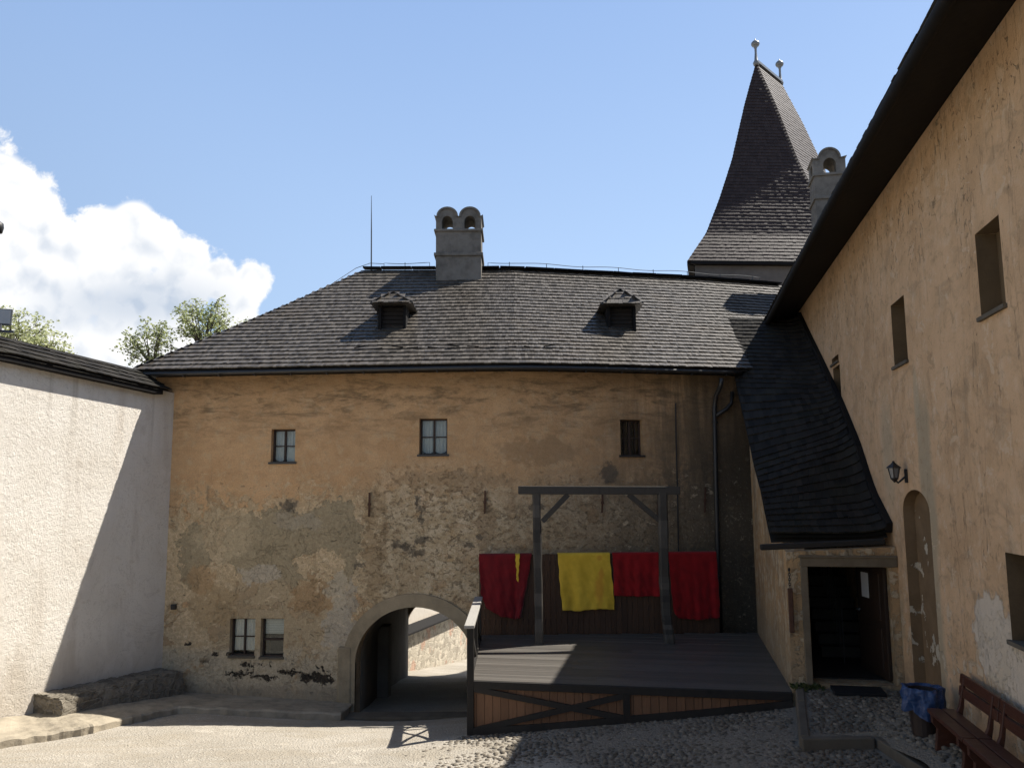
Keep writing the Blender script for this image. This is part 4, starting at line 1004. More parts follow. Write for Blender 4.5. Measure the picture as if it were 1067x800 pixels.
def apos(s, t):
    k = max(-.02, min(1, t / LA)); f = s / WA; a = acurve_l(max(k, 0)); b = acurve_r(max(k, 0))
    fl = .07 * max(0, (f - .8) / .2) ** 2      # turns up where it meets the wall
    q = lerp(UV(a[0], 1.45, a[1]), UV(b[0], 3.12, b[1]), f); return q + EZ * (fl + .004 * math.sin(s * 5 + t * 2)) + (EU * -.0)
m = MB(); shingles(m, apos, lambda t: (0, WA), LA, 40, (.07, .12), .026, .045, 1.5, .010)
m.grid(lambda a, b: apos(a * WA, b * LA) - EZ * .04, 10, 40); m.grid(lambda a, b: apos(a * WA, b * LA) - EZ * .12, 10, 40)
m.build('roof', M['shingle_dark'], an)
m = MB()
for i in range(30):
    t0, t1 = i / 30 * LA, (i + 1) / 30 * LA; p0, p1 = apos(WA, t0), apos(WA, t1); m.bar(p0 + EZ * .02 + EV * .03, p1 + EZ * .02 + EV * .03, .09, .16)
m.build('verge_board', M['eave_wood'], an)
m = MB(); a = P(792, 570, 12.25); b = P(922, 564, 11.98); m.bar(a, b, .10, .085); m.build('eave_gutter', M['black_wood'], an, bevel=.02)
# walls
m = MB()
ul = [UA, 14.2, 15.2, 16.2, 17.2, 18.6]
ll = lambda u: interp(u, lu2, lz2) - .14
m.prism([UV(u, VA, ll(u) - (.2 if u == UA else 0)) for u in ul] + [UV(18.6, VA, -1.5), UV(UA, VA, -1.5)], EV * .3)
sw = m.build('side_wall', M['annex'], an, recalc=True)
m = MB(); dv0, dzt = onU(841, 590, UA); dv1 = onU(927, 590, UA)[0]; dz0 = onU(880, 713, UA)[1]
m.prism([UV(UA + .001, VA + .002, -1), UV(UA + .001, V0 - .003, -1), UV(UA + .001, V0 - .003, ll(UA) - .02), UV(UA + .001, VA + .002, ll(UA) - .10)], EU * .4)
fw = m.build('front_wall', M['annex'], an, recalc=True)
dv1 = min(dv1, V0 - .03)
q = MB(); q.uvbox(UA - .3, UA + .7, dv0, dv1, dz0, dzt); boolean(fw, [q])
m = MB(); jw = .10
m.uvbox(UA - .035, UA + .36, dv0 - jw, dv0 + .002, dz0 - .1, dzt); m.uvbox(UA - .035, UA + .36, dv0 - jw, V0 - .006, dzt, dzt + .15); m.uvbox(UA - .055, UA - .03, dv0 - jw - .03, V0 - .008, dzt + .13, dzt + .17)
m.build('door_frame', M['frame_stone'], an, bevel=.012)
# interior: floor, stair and handrail
m = MB(); m.uvbox(UA + .38, 18.3, VA + .28, V0 - .01, dz0 - .5, dz0 + .02); m.uvbox(18.0, 18.3, VA + .28, V0 - .01, dz0, 4); m.build('hall_floor', M['room'], an)
for i in range(7):
    m = MB(); m.uvbox(UA + 2.0 + .27 * i, UA + 2.0 + .27 * (i + 1) + .02, VA + .75, V0 - .05, dz0 + .02, dz0 + .02 + .17 * (i + 1)); m.build('stair_step', M['step'], an, bevel=.01)
m = MB(); r0 = UV(UA + 1.1, VA + .95, dz0 + .95); r1 = UV(UA + 3.1, VA + .95, dz0 + 2.3); m.tube([r0, r1], .022, 8)
for i in range(9): p_ = lerp(r0, r1, i / 8); m.tube([p_, p_ - EZ * .85], .010, 6)
m.build('handrail', M['iron'], an)
# door leaf, hinged on the right, opened inwards
hv = dv1 - .03; ang = math.radians(79); dd = (-EV * math.cos(ang) + EU * math.sin(ang)); dn = EU * math.cos(ang) + EV * math.sin(ang); Lw = 1.0; h0 = UV(UA + .2, hv, 0)
m = MB(); m.obox(h0 + dd * Lw / 2 + EZ * (dz0 + dzt) / 2, dd * Lw / 2, dn * .028, EZ * ((dzt - dz0) / 2 - .03)); dr = m.build('door', M['door_wood'], an, bevel=.008)
m = MB()
for zc_, hh in ((.27, .36), (.72, .40)): 
    zc2 = lerp(dz0, dzt, zc_); m.obox(h0 + dd * Lw / 2 + EZ * zc2 - dn * .032, dd * Lw * .36, dn * .012, EZ * (hh * (dzt - dz0) / 2))
m.build('door_panel', M['door_wood'], dr, bevel=.01)
m = MB(); m.obox(h0 + dd * Lw * .62 + EZ * lerp(dz0, dzt, .80) - dn * .05, dd * .13, dn * .002, EZ * .19); m.build('notice', M['paper'], dr)
m = MB(); hp = h0 + dd * Lw * .9 + EZ * (dz0 + .95) - dn * .03; m.tube([hp, hp - dn * .06, hp - dn * .06 - dd * .11], .011, 8); m.build('handle', M['zinc'], dr)
# hanging bar on a chain beside the door
hb = empty('hanging_bar', UV(UA - .05, onU(822, 625, UA)[0], 2.2), 'dark rusty bar hanging on a chain left of the doorway', 'hanging bar')
vx, ztop_ = onU(821.5, 593, UA); zb0 = onU(822, 612, UA)[1]; zb1 = onU(823, 658, UA)[1]
m = MB(); m.uvbox(UA - .11, UA - .045, vx - .035, vx + .035, zb1, zb0); m.build('bar', M['rust'], hb, bevel=.012)
m = MB(); k = 0; z = zb0
while z < ztop_:
    a = UV(UA - .075, vx, z); r = .022; ax = EV if k % 2 else EU
    m.tube([a + ax * r * .6 * math.sin(t) + EZ * (r + r * 1.1 * -math.cos(t)) for t in np.linspace(0, 2 * math.pi, 11)], .0055, 5); z += .036; k += 1
m.build('chain', M['iron'], hb)
m = MB(); m.tube([UV(UA + .05, vx, ztop_ + .0), UV(UA - .075, vx, ztop_), UV(UA - .085, vx, ztop_ + .03)], .01, 6); m.build('hook', M['iron'], hb)
# doormat
m = MB(); um = 12.55; z = dz0
a = onplane(866, 724, (0, 0, dz0 + .01), EZ); 

# ------------------------------------------------------------------ raised cobbled platform with kerbs
zk = 1.0; uv = lambda q: (q.dot(EU), q.dot(EV))
K0 = (13.3, 1.66); K1 = uv(PZ(832, 766, zk)); K2 = uv(PZ(908, 766, zk)); K3 = uv(PZ(962, 800, zk)); K4 = (K3[0] - 5, min(2.62, K3[1]))
uk = K1[0]; uk2 = K3[0]; uk3 = K4[0]
outl = [K0, K1, K2, K3, K4]
def edge_v(u): return interp(u, (K4[0], K3[0], K2[0], max(K1[0], K2[0] + .001), K0[0]), (K4[1], K3[1], K2[1], K1[1], K0[1]))
def plat_z(u, v=2.3): return interp(u, (uk3, uk2, uk, 13.34), (1.02, 1.0, 1.0, dz0 - .03)) + .42 * max(0, v - 2.35) * interp(u, (11.5, 13), (1, 0))
m = MB(); kw = .13
for i in range(60):
    ua_, ub_ = lerp(uk3, 13.34, i / 60), lerp(uk3, 13.34, (i + 1) / 60)
    for j in range(8):
        q = []
        for uu, jj in ((ua_, j), (ua_, j + 1), (ub_, j + 1), (ub_, j)):
            vv = lerp(edge_v(uu) + .02, V0 - .004, jj / 8); q.append(UV(uu, vv, plat_z(uu, vv) - .03))
        m.add(q, [(0, 3, 2, 1)])
m.add([UV(u, v, plat_z(u) - .035) for u, v in ((13.33, 1.69), (K1[0] + .03, K1[1] + .03), (K2[0] + .03, K2[1]), (K2[0] + .03, V0 - .01), (13.33, V0 - .01))], [(0, 1, 2, 3, 4)])
pm = m.build('door_platform', M['ground'], None, recalc=True); tag(pm, 'raised cobbled strip before the porch door and bench', 'pavement', kind='structure')
kb = MB()
for (u0, v0), (u1, v1) in zip(outl[:-1], outl[1:]):
    L = math.hypot(u1 - u0, v1 - v0); n = max(1, int(L / .62))
    for i in range(n):
        a = (lerp(u0, u1, i / n), lerp(v0, v1, i / n)); b = (lerp(u0, u1, (i + 1) / n), lerp(v0, v1, (i + 1) / n))
        A_, B_ = UV(*a, plat_z(a[0])), UV(*b, plat_z(b[0])); dd_ = (B_ - A_).normalized(); sd = Vector((dd_.y, -dd_.x, 0)); mid = UV(12.0, 2.9, 0) if u0 > K2[0] - .01 else UV(uk2, 3.1, 0)
        if sd.dot(mid - A_) < 0: sd = -sd
        o_ = EZ * ru(-.012, .012); A_ += dd_ * .008; B_ -= dd_ * .008
        kb.hexa([A_ - EZ * .35, B_ - EZ * .35, B_ - EZ * .35 + sd * kw, A_ - EZ * .35 + sd * kw, A_ + o_ + sd * .012, B_ + o_ + sd * .012, B_ + o_ + sd * kw, A_ + o_ + sd * kw])
tag(kb.build('kerb', M['kerb'], None, recalc=True, bevel=.018), 'worn stone kerb around the raised cobbles', 'kerb', kind='structure')

# ------------------------------------------------------------------ STAGE
DZ = 1.03
dA = onplane(490, 708, (0, 0, DZ), EZ); dB = onplane(815, 720, (0, 0, DZ), EZ)
uF = (dA.dot(EU) + dB.dot(EU)) / 2; XL = dA.x
st = empty('wooden_stage', (1.7, 15.5, .3), 'black framed wooden stage with a grey plank deck and brown boarded skirt', 'stage')
m = MB(); u = uF; w = .125
while True:
    vl = (XL - .189 * u) / .982; vr = VA - .004
    def pt(u, v): return UV(u, v, DZ)
    vl = (XL - EU.x * u) / EV.x
    vcut = (17.86 - EU.y * u) / EV.y        # left of this v the point lies behind the back panel
    if vcut > vr: break
    vl2 = max(vl, vcut)
    if vr - vl2 < .1: break
    zj = ru(-.002, .002); split = lerp(vl2, vr, ru(.3, .7))
    for a, b in ((vl2, split - .003), (split, vr)): m.uvbox(u, u + w - .006, a, b, DZ - .04, DZ + zj)
    u += w
m.build('deck', M['deck_wood'], st)
fl, fr = UV(uF - .03, (XL - EU.x * uF) / EV.x - .02, 0), UV(uF - .03, VA - .006, 0)
def fpos(t): return lerp(fl, fr, t)
m = MB(); m.bar(fl + EZ * (DZ - .062), fr + EZ * (DZ - .062), .06, .115); m.build('fascia', M['black_wood'], st, bevel=.006)
# skirt boards follow the rising ground
def gz(t): q = fpos(t); return g1(q.x, q.y)
m = MB(); n = 38; fd = (fr - fl).normalized(); fn = Vector((fd.y, -fd.x, 0))
for i in range(n):
    t0, t1 = i / n, (i + 1) / n - .0012; a, b = fpos(t0), fpos(t1); o_ = fn * ru(-.004, .004) - fn * .02
    z0a, z0b = gz(t0) - .05, gz(t1) - .05; zt_ = DZ - .09
    if zt_ - z0a < .02: continue
    m.hexa([Vector((p.x, p.y, z)) + o_ - fn * k for z, k, p in ((z0a, 0, a), (z0b, 0, b), (z0b, .025, b), (z0a, .025, a), (zt_, 0, a), (zt_, 0, b), (zt_, .025, b), (zt_, .025, a))])
m.build('skirt', M['skirt_wood'], st)
tm = .505
def fz(t, k): return Vector((fpos(t).x, fpos(t).y, lerp(gz(t) + .03, DZ - .115, k))) + fn * .012
m = MB(); m.bar(fz(.02, .98), fz(tm - .01, .12), .035, .085); m.build('cross_brace', M['black_wood'], st)
m = MB(); m.bar(fz(.02, .06), fz(tm - .01, .92), .030, .085); m.build('cross_brace', M['black_wood'], st)
m = MB(); p = fpos(tm) + fn * .014; m.bar(Vector((p.x, p.y, gz(tm) - .05)), Vector((p.x, p.y, DZ - .105)), .10, .05, (0, 1, 0)); m.build('skirt_post', M['black_wood'], st)
m = MB()
for i in range(20):
    t0, t1 = i / 20, (i + 1) / 20; a, b = fpos(t0) + fn * .016, fpos(t1) + fn * .016; m.bar(Vector((a.x, a.y, gz(t0) + .045)), Vector((b.x, b.y, gz(t1) + .045)), .04, .12)
m.build('skirt_sill', M['black_wood'], st)
# left side: corner post, boarding, rail with saltire
zr = onplane(492, 652, (0, dA.y, 0), Vector((0, 1, 0))).z
m = MB(); m.box((XL - .05, fl.y - .05, g1(XL, fl.y) - .1), (XL + .06, fl.y + .06, zr - .02)); m.build('corner_post', M['black_wood'], st, bevel=.008)
yb = 17.3
m = MB(); 
for i in range(26):
    y0 = lerp(fl.y + .07, yb + .4, i / 26); y1 = lerp(fl.y + .07, yb + .4, (i + 1) / 26) - .006; m.box((XL - .02 + ru(-.004, .004), y0, g1(XL, y0) - .1), (XL + .01, y1, DZ - .05))
m.build('side_boarding', M['black_wood'], st)
rl = empty('railing', (0, 0, 0)); rl.parent = st; rl.location = (XL - 1.7, 15.5 - 15.5, 0)
def relb(mb_, nm, mt, bv=.006): return mb_.build(nm, mt, rl, bevel=bv)
m = MB(); m.bar((XL - .01, fl.y - .08, zr), (XL - .01, yb, zr), .16, .05); relb(m, 'top_rail', M['rail_wood'])
m = MB(); m.box((XL - .045, yb - .1, DZ), (XL + .045, yb, zr - .02)); relb(m, 'rail_post', M['black_wood'])
ym = (fl.y + yb) / 2
m = MB(); m.box((XL - .04, ym - .045, DZ - .02), (XL + .04, ym + .045, zr - .02)); relb(m, 'rail_post', M['black_wood'])
for y0, y1 in ((fl.y + .06, ym - .05), (ym + .05, yb - .1)):
    for s_, (a, b) in enumerate(((DZ + .05, zr - .06), (zr - .06, DZ + .05))):
        m = MB(); m.bar((XL - .014 + s_ * .03, y0, a), (XL - .014 + s_ * .03, y1, b), .028, .09); relb(m, 'rail_brace', M['black_wood'])
m = MB(); m.bar((XL, fl.y + .06, DZ + .03), (XL, yb - .1, DZ + .03), .07, .06); relb(m, 'bottom_rail', M['black_wood'])
# boarded back panel
pY = lambda X: 17.86 + .04 * (X - XL)
zp = onplane(600, 577, (0, 17.9, 0), Vector((0, 1, 0))).z
XR = onplane(748, 600, (0, pY(4.6), 0), Vector((0, 1, 0))).x
m = MB(); n = 44
for i in range(n):
    x0, x1 = lerp(XL - .02, XR, i / n), lerp(XL - .02, XR, (i + 1) / n) - .005; y = pY(x0) + ru(-.004, .004)
    m.box((x0, y, DZ - .1), (x1, y + .028, zp + ru(-.006, .004)))
m.build('back_panel', M['panel_wood'], st)
m = MB()
for z in (DZ + .25, zp - .2): m.bar((XL, pY(XL) + .07, z), (XR, pY(XR) + .07, z), .07, .1)
for X in np.linspace(XL + .03, XR - .05, 5): m.box((X - .05, pY(X) + .034, DZ - .1), (X + .05, pY(X) + .12, zp - .02))
m.build('panel_frame', M['black_wood'], st)

# ------------------------------------------------------------------ GALLOWS-LIKE FRAME on the stage
gf = empty('timber_frame', (1.9, 16.95, DZ), 'tall weathered timber frame of two posts, beam and knee braces standing on the stage', 'timber frame')
gl = onplane(562, 671, (0, 0, DZ), EZ); gY = gl.y
gp = lambda px, py, y=0: P(px, py, gY + y)
def rough_post(pts, w, name):
    m = MB(); rows = []
    for i in range(len(pts) - 1):
        for j in range(6):
            t = j / 6; rows.append((lerp(Vector(pts[i]), Vector(pts[i + 1]), t), w * ru(.93, 1.05)))
    rows.append((Vector(pts[-1]), w))
    R_ = []
    for p, ww_ in rows: R_.append([p + Vector((a * ww_ / 2 + ru(-.006, .006), b * ww_ / 2, 0)) for a, b in ((-1, -.7), (-.7, -1), (.7, -1), (1, -.7), (1, .7), (.7, 1), (-.7, 1), (-1, .7))])
    for i in range(len(R_) - 1):
        b = len(m.v); m.v += R_[i] + R_[i + 1]
        for k in range(8): k2 = (k + 1) % 8; m.f.append((b + k, b + k2, b + 8 + k2, b + 8 + k))
    m.add(R_[0], [tuple(range(8))[::-1]]); m.add(R_[-1], [tuple(range(8))])
    return m.build(name, M['beam_wood'], gf)
b0, b1 = gp(562, 671), gp(559, 513); b0.z = DZ; b0.y = b1.y = gY; rough_post([b0, lerp(b0, b1, .5), b1], .165, 'post')
c0, c1, c2, c3 = gp(698, 669), gp(694, 640), gp(692, 600), gp(690, 513); c0.z = DZ; rough_post([c0, c1, c2, c3], .185, 'post')
m = MB(); bl_, br_ = gp(540, 510.5), gp(708, 511); n = 10; rows = []
m.bar(bl_, br_, .17, .165); m.build('beam', M['beam_wood'], gf, bevel=.015)
m = MB(); m.bar(gp(565, 543), gp(592, 515), .10, .12, (0, 1, 0)); m.build('knee_brace', M['beam_wood'], gf, bevel=.01)
m = MB(); m.bar(gp(688, 543), gp(655, 515), .10, .12, (0, 1, 0)); m.build('knee_brace', M['beam_wood'], gf, bevel=.01)

# ------------------------------------------------------------------ CLOTHS over the back panel
def cloth(name, px0, px1, bot, mat, label, seed, group='cloths hung over the boards', folds=5, amp=.022, slant=None, thick=True, off=.03):
    """bot: list of (fraction across, pixel y of the hem); slant: horizontal pull of the lower edge"""
    rs = np.random.RandomState(seed); ph = rs.uniform(0, 6.28, 6); fr_ = rs.uniform(.75, 1.35, 6) * folds
    m = MB(); a0, a1 = P(px0, 577, pY(0) - off), P(px1, 577, pY(3) - off); X0, X1 = a0.x, a1.x
    fx = [b[0] for b in bot]; fz_ = [P((px0 + px1) / 2, b[1], 17.8).z for b in bot]; sl = [b[2] if len(b) > 2 else 0 for b in bot]
    def fn_(s, t):
        zt_ = zp + .012
        if t < .12:          # part lying over the top and down the back
            k = t / .12; y = lerp(.06, -.0, k); z = zt_ + .012 - .45 * max(0, .5 - k) * 2
            X = lerp(X0, X1, s); return (X, pY(X) + (.05 if k < .5 else lerp(.05, -off * .5, (k - .5) * 2)), z)
        k = (t - .12) / .88; zb = interp(s, fx, fz_); dx = interp(s, fx, sl) / 48
        f = sum(math.sin(ph[i] + s * fr_[i] * 6.28 * (.6 + .2 * i) + .7 * math.sin(k * 2.2 + ph[i])) / (1 + .5 * i) for i in range(4))
        X = lerp(X0, X1, s) + dx * k + .012 * math.sin(k * 6 + s * 9 + ph[0]) * k + .006 * math.sin(k * 23 + ph[2])
        f += .35 * math.sin(ph[3] + (s * 1.25 + k * .55 * (1 if seed % 2 else -1)) * 6.28 * folds * 1.1) * k + .10 * math.sin(ph[4] + (s - k * .3) * 6.28 * folds * 2.3)
        g = min(1, k * 3)
        return (X, pY(X) - off - .02 - abs(amp) * (1.1 + f) * g * (.4 + .6 * k), lerp(zt_, zb + .005 * math.sin(s * 19 + ph[1]) + .003 * math.sin(s * 47), k) + .004 * math.sin(s * 60) * (1 - k))
    m.grid(fn_, 90, 44); o = m.build(name, mat, None, smooth=True, solid=.005); tag(o, label, 'cloth', group); return o
cloth('red_cloth', 499, 554, [(0, 618, 2), (.12, 634, 2), (.35, 642, 4), (.6, 645, 2), (.8, 645, -4), (1, 643, -11)], M['red'], 'dark crimson cloth with a swooping hem at the left end of the boards', 3, folds=4.2, amp=.020)
cloth('yellow_cloth', 581, 635, [(0, 636, 4), (.3, 637, 4), (.7, 635, 4), (1, 636, 4)], M['yellow'], 'bright yellow cloth with orange stains hung between the frame posts', 5, folds=3.6, amp=.014, off=.035)
cloth('red_cloth', 638.5, 686, [(0, 621, 1), (.5, 622, 0), (1, 622, 0)], M['red2'], 'short red cloth beside the yellow one, left of the right frame post', 8, folds=4, amp=.016)
cloth('red_cloth', 697, 747, [(0, 640, 4), (.1, 645, 3), (.5, 647, 2), (1, 645, 1)], M['red2'], 'long bright red cloth at the right end of the boards', 11, folds=4, amp=.016)
cloth('yellow_ribbon', 537, 541.5, [(0, 601, 1), (.5, 606, 0), (1, 602, -2)], M['yellow'], 'narrow yellow strip hanging over the dark crimson cloth', 14, folds=.6, amp=.006, off=.115)

# ------------------------------------------------------------------ doormat, bin, benches, wall lamp
u0 = onplane(868, 724, (0, 0, plat_z(12.6)), EZ).dot(EU); u1 = onplane(868, 714.5, (0, 0, plat_z(13)), EZ).dot(EU)
va, vb = onU(867, 720, (u0 + u1) / 2)[0], onU(920, 720, (u0 + u1) / 2)[0]
m = MB(); m.hexa([UV(a, b, plat_z(a) - .02 + z) for z in (0, .045) for a, b in ((u0, va), (u0, vb), (u1, vb), (u1, va))])
tag(m.build('doormat', M['mat'], None, bevel=.006), 'black ribbed doormat in front of the dark doorway', 'doormat')

ub, bz = onV(964, 766, 2.8); bz = min(bz, plat_z(ub, 2.8) + .01); bpos = UV(ub, 2.8, bz)
topz = onplane(964, 716, bpos, EU).z; H = topz - bz
lb = (onU(985, 740, ub)[0] - onU(945, 740, ub)[0]) / 2
bn = empty('litter_bin', bpos, 'small dark brown litter bin lined with a blue bag, beside the bench', 'bin')
m = MB(); r = lb * .93; m.lathe([(r * .66, 0), (r * .70, .02), (r * .92, H * .93), (r * .97, H * .94), (r * .97, H * .97), (r * .86, H * .97), (r * .62, .05)], bpos, 20); m.build('body', M['bin'], bn, smooth=False)
m = MB(); nb_ = 40
def bag(s, t):
    a = s * 2 * math.pi; wv = math.sin(a * 5 + 1 + t * 3) * .012 + math.sin(a * 11 + 2 - t * 5) * .010 + math.sin(a * 19 + t * 11) * .006 + math.sin(a * 7 + t * 17) * .008
    P_ = [(r * .55, H * .45), (r * .80, H * .80), (r * .96, H * 1.0), (r * 1.03, H * 1.03), (r * 1.10, H * .97), (r * 1.15, H * .78), (r * 1.12, H * .52)]
    k = t * 6; i = min(5, int(k)); f = k - i; rr = lerp(P_[i][0], P_[i + 1][0], f) + wv * (.4 + t * 1.3) * (t > .3); z = lerp(P_[i][1], P_[i + 1][1], f) + (.05 * math.sin(a * 2 + 2) + .022 * math.sin(a * 5 + 1) + .012 * math.sin(a * 9)) * max(0, t - .45) * 2
    return bpos + Vector((rr * math.cos(a), rr * math.sin(a), z))
m.grid(bag, 60, 24); tag(m.build('bin_bag', M['bag'], None, smooth=True), 'crumpled blue plastic bag folded over the rim of the litter bin', 'bin bag')

# bench: frame (u along wall). Built at its own origin, then copied.
vbk = 3.06
ubx, zbt = onV(998, 701, vbk); _, zbb = onV(998, 722, vbk)
_, zseat = onV(972, 740, 2.74); zb = plat_z(ubx - .4, 2.8) - .02; sz = zseat - zb
def make_bench(name, label, u_left, length):
    root = empty(name, UV(u_left, vbk, zb), label, 'bench', 'wooden benches along the wall')
    m = MB(); bt, bb = zbt, zbb; gap = (bt - bb) * .10; hh = (bt - bb - gap) / 2
    u1_ = u_left - length
    
    def plank(z0, z1, v, name_):
        m = MB(); k0, k1 = (z0 - zb - sz) / .4, (z1 - zb - sz) / .4
        m.hexa([UV(u, v + o + k * .06, z) for z, k in ((z0, k0), (z1, k1)) for u, o in ((u1_, 0), (u_left, 0), (u_left, .035), (u1_, .035))]); return m.build(name_, M['bench_wood'], root, bevel=.006)
    plank(bt - hh, bt, vbk - .035, 'backrest'); plank(bb, bb + hh, vbk - .035, 'backrest')
    for i in range(2):
        m = MB(); v1 = vbk - .06 - i * .15; m.uvbox(u1_, u_left, v1 - .137, v1, zb + sz - .045, zb + sz); m.build('seat', M['bench_wood'], root, bevel=.008)
    for uu in (u_left - .14, u1_ + .14):
        m = MB(); zs_ = zb + sz - .045
        m.prism([UV(uu, v, z) for v, z in ((vbk - .34, zs_), (vbk - .34, zs_ - .08), (vbk - .29, zs_ - .14), (vbk - .32, zb - .03), (vbk - .02, zb - .03), (vbk - .05, zs_ - .14), (vbk - .04, zs_))], EU * .055); m.build('leg', M['bench_wood'], root, recalc=True, bevel=.008)
        m = MB(); m.prism([UV(uu, v, z) for v, z in ((vbk - .10, zs_ + .0), (vbk - .02, zs_ + .0), (vbk - .0, zs_ + .10), (vbk + .01, zs_ + .18), (vbk + .045, bt - .02), (vbk + .01, bt - .02), (vbk - .03, zs_ + .19), (vbk - .05, zs_ + .10))], EU * .05); m.build('back_support', M['bench_wood'], root, recalc=True, bevel=.008)
    return root
uj = onV(1037, 712, vbk)[0]
bench1 = make_bench('wooden_bench', 'dark red wooden bench nearest the litter bin, against the wing wall', ubx, max(.9, ubx - uj))
make_bench('wooden_bench', 'second dark red wooden bench, at the right edge of the photo', uj - .03, 1.5)

# wall lantern
uw, zw = onV(945, 490, V0)
wl = empty('wall_lantern', UV(uw, V0, zw), 'black iron wall lantern with glass panes above the walled-up niche', 'lantern')
lc = onplane(941.5, 490, EV * (V0 - .24), EV); vL = V0 - .17; uL = lc.dot(EU)
lc = UV(uw, vL, zw)
s_ = .058
m = MB(); m.lathe([(.01, .135), (.02, .13), (.018, .115), (.035, .10), (.05, .085), (.105, .045), (.11, .035), (.085, .034)], lc, 6); m.build('lamp_roof', M['iron'], wl)
m = MB(); m.lathe([(.035, -.115), (.05, -.11), (.05, -.10), (.078, .034), (.06, .036)], lc, 6); m.build('glass', M['lens'], wl)
m = MB()
for k in range(6):
    t = k * math.pi / 3; m.tube([lc + Vector((.052 * math.cos(t), .052 * math.sin(t), -.105)), lc + Vector((.082 * math.cos(t), .082 * math.sin(t), .038))], .008, 5)
m.lathe([(.012, -.165), (.02, -.15), (.055, -.118), (.055, -.10)], lc, 6); m.build('lamp_cage', M['iron'], wl)
m = MB(); m.tube([lc - EZ * .13, lc - EZ * .17 + EV * .05, UV(uw, V0 - .10, zw - .15), UV(uw, V0 - .02, zw - .08)], .014, 7)
m.uvbox(uw - .035, uw + .035, V0 - .03, V0 - .002, zw - .17, zw + .02); m.build('bracket', M['iron'], wl)

# floodlights at the left edge
def floodlight(px, py, Y, wpx, hpx, label, root_to):
    c = P(px, py, Y); s = Y / FPX; w, h = wpx * s, hpx * s
    rt = empty('floodlight', (c.x, c.y, c.z - h), label, 'floodlight')
    rot = Matrix.Rotation(math.radians(22), 3, "Z") @ Matrix.Rotation(math.radians(-12), 3, 'X')
    ax, ay, az = rot @ Vector((1, 0, 0)), rot @ Vector((0, 1, 0)), rot @ Vector((0, 0, 1))
    m = MB(); q = [c + ax * i * w / 2 * k - ay * j + az * l * h / 2 * k for l in (-1, 1) for i, j, k in ((-1, 0, 1), (1, 0, 1), (1, -.16, .6), (-1, -.16, .6))]; m.hexa(q); m.build('housing', M['grey_metal'], rt, recalc=True, bevel=.02)
    m = MB(); m.obox(c - ay * -.0 - ay * .006, ax * w * .40, ay * .004, az * h * .40)
    b_ = MB(); b_.obox(c - ay * .008, ax * w * .40, ay * .004, az * h * .40); b_.build('lens', M['lens'], rt)
    m = MB(); m.tube([c - az * h * .45, c - az * h * .75, c - EZ * h * .8 - ax * w * .1], .02, 6); m.bar(c - EZ * h * .78 - ax * w * .9, c - EZ * h * .78 + ax * w * .6, .06, .04)
    m.tube([c - EZ * h * .78 - ax * w * .7, root_to], .03, 8); m.build('bracket', M['grey_metal'], rt)
q = P(3, 348, 13.0)
floodlight(2, 330, 15.0, 20, 20, 'grey floodlight on a bracket above the coping of the white wall', Vector((WX(14.7) - .3, 14.7, wtop(15) + .25)))
c = P(-3, 237, 14.8)
m = MB(); pole = empty('lamp_pole', (c.x - .15, 14.8, 6.3), 'dark lamp on a pole, half cut off by the left edge', 'lamp')
m.tube([(c.x - .15, 14.8, wtop(14.8) + .1), (c.x - .15, 14.8, c.z + .05)], .03, 8); m.build('pole', M['iron'], pole)
m = MB(); m.lathe([(.03, -.12), (.09, -.10), (.11, 0), (.10, .08), (.04, .12)], (c.x, 14.8, c.z), 12); m.tube([(c.x - .15, 14.8, c.z + .05), (c.x - .05, 14.8, c.z + .06)], .015, 6); m.build('lamp_head', M['iron'], pole, smooth=True)

# ------------------------------------------------------------------ trees behind the wall
def tree(base, height, crown_c, crown_r, n_tw, label, leaf, name, seed, flat=False):
    random.seed(seed); root = empty(name, base, label, 'tree', 'trees beyond the white wall')
    T_ = MB(); Lf = MB(); cc = Vector(crown_c); base = Vector(base)
    top = cc - EZ * crown_r * .7
    T_.tube([base, lerp(base, top, .5) + Vector((.1, 0, 0)), top], [.16, .12, .07], 8)
    for i in range(n_tw):
        while True:
            d = Vector((ru(-1, 1), ru(-1, 1), ru(-.7, 1)))
            if .35 < d.length < 1: break
        e = cc + Vector((d.x * crown_r * 1.15, d.y * crown_r, d.z * crown_r)); m1 = lerp(top, e, .5) + Vector((ru(-.2, .2), ru(-.2, .2), ru(-.05, .25)))
        T_.tube([top - EZ * ru(0, crown_r * .3), m1, e], [.03, .017, .006], 5)
        for j in range(7):
            s0 = lerp(m1, e, ru(.1, 1)); dd_ = Vector((ru(-1, 1), ru(-1, 1), ru(-.3, .9))).normalized() * ru(.2, .5); e2 = s0 + dd_
            T_.tube([s0, lerp(s0, e2, .5) + EZ * .03, e2], [.008, .005, .003], 4, cap=False)
            for k in range(13 if flat else 11):
                if flat: q = e2 + Vector((ru(-.22, .22), ru(-.22, .22), ru(-.05, .05)))
                else: q = lerp(s0, e2, ru(.2, 1.1)) + Vector((ru(-.1, .1), ru(-.1, .1), ru(-.1, .1)))
                a = Vector((ru(-1, 1), ru(-1, 1), ru(-.6, .6))).normalized(); b = a.cross(Vector((ru(-1, 1), ru(-1, 1), ru(.2, 1)))).normalized(); L = ru(.07, .13)
                Lf.add([q, q + a * L * .5 + b * L * .34, q + a * L, q + a * L * .5 - b * L * .34], [(0, 1, 2, 3)])
    T_.build('trunk', M['bark'], root); Lf.build('crown', leaf, root)
g_ = lambda px, py, Y: P(px, py, Y)
c = g_(213, 338, 29); tree((c.x, c.y, -2), 10, c, 1.25, 30, 'loose leafy tree top rising highest behind the left hip of the roof', M['leaf'], 'leafy_tree', 21)
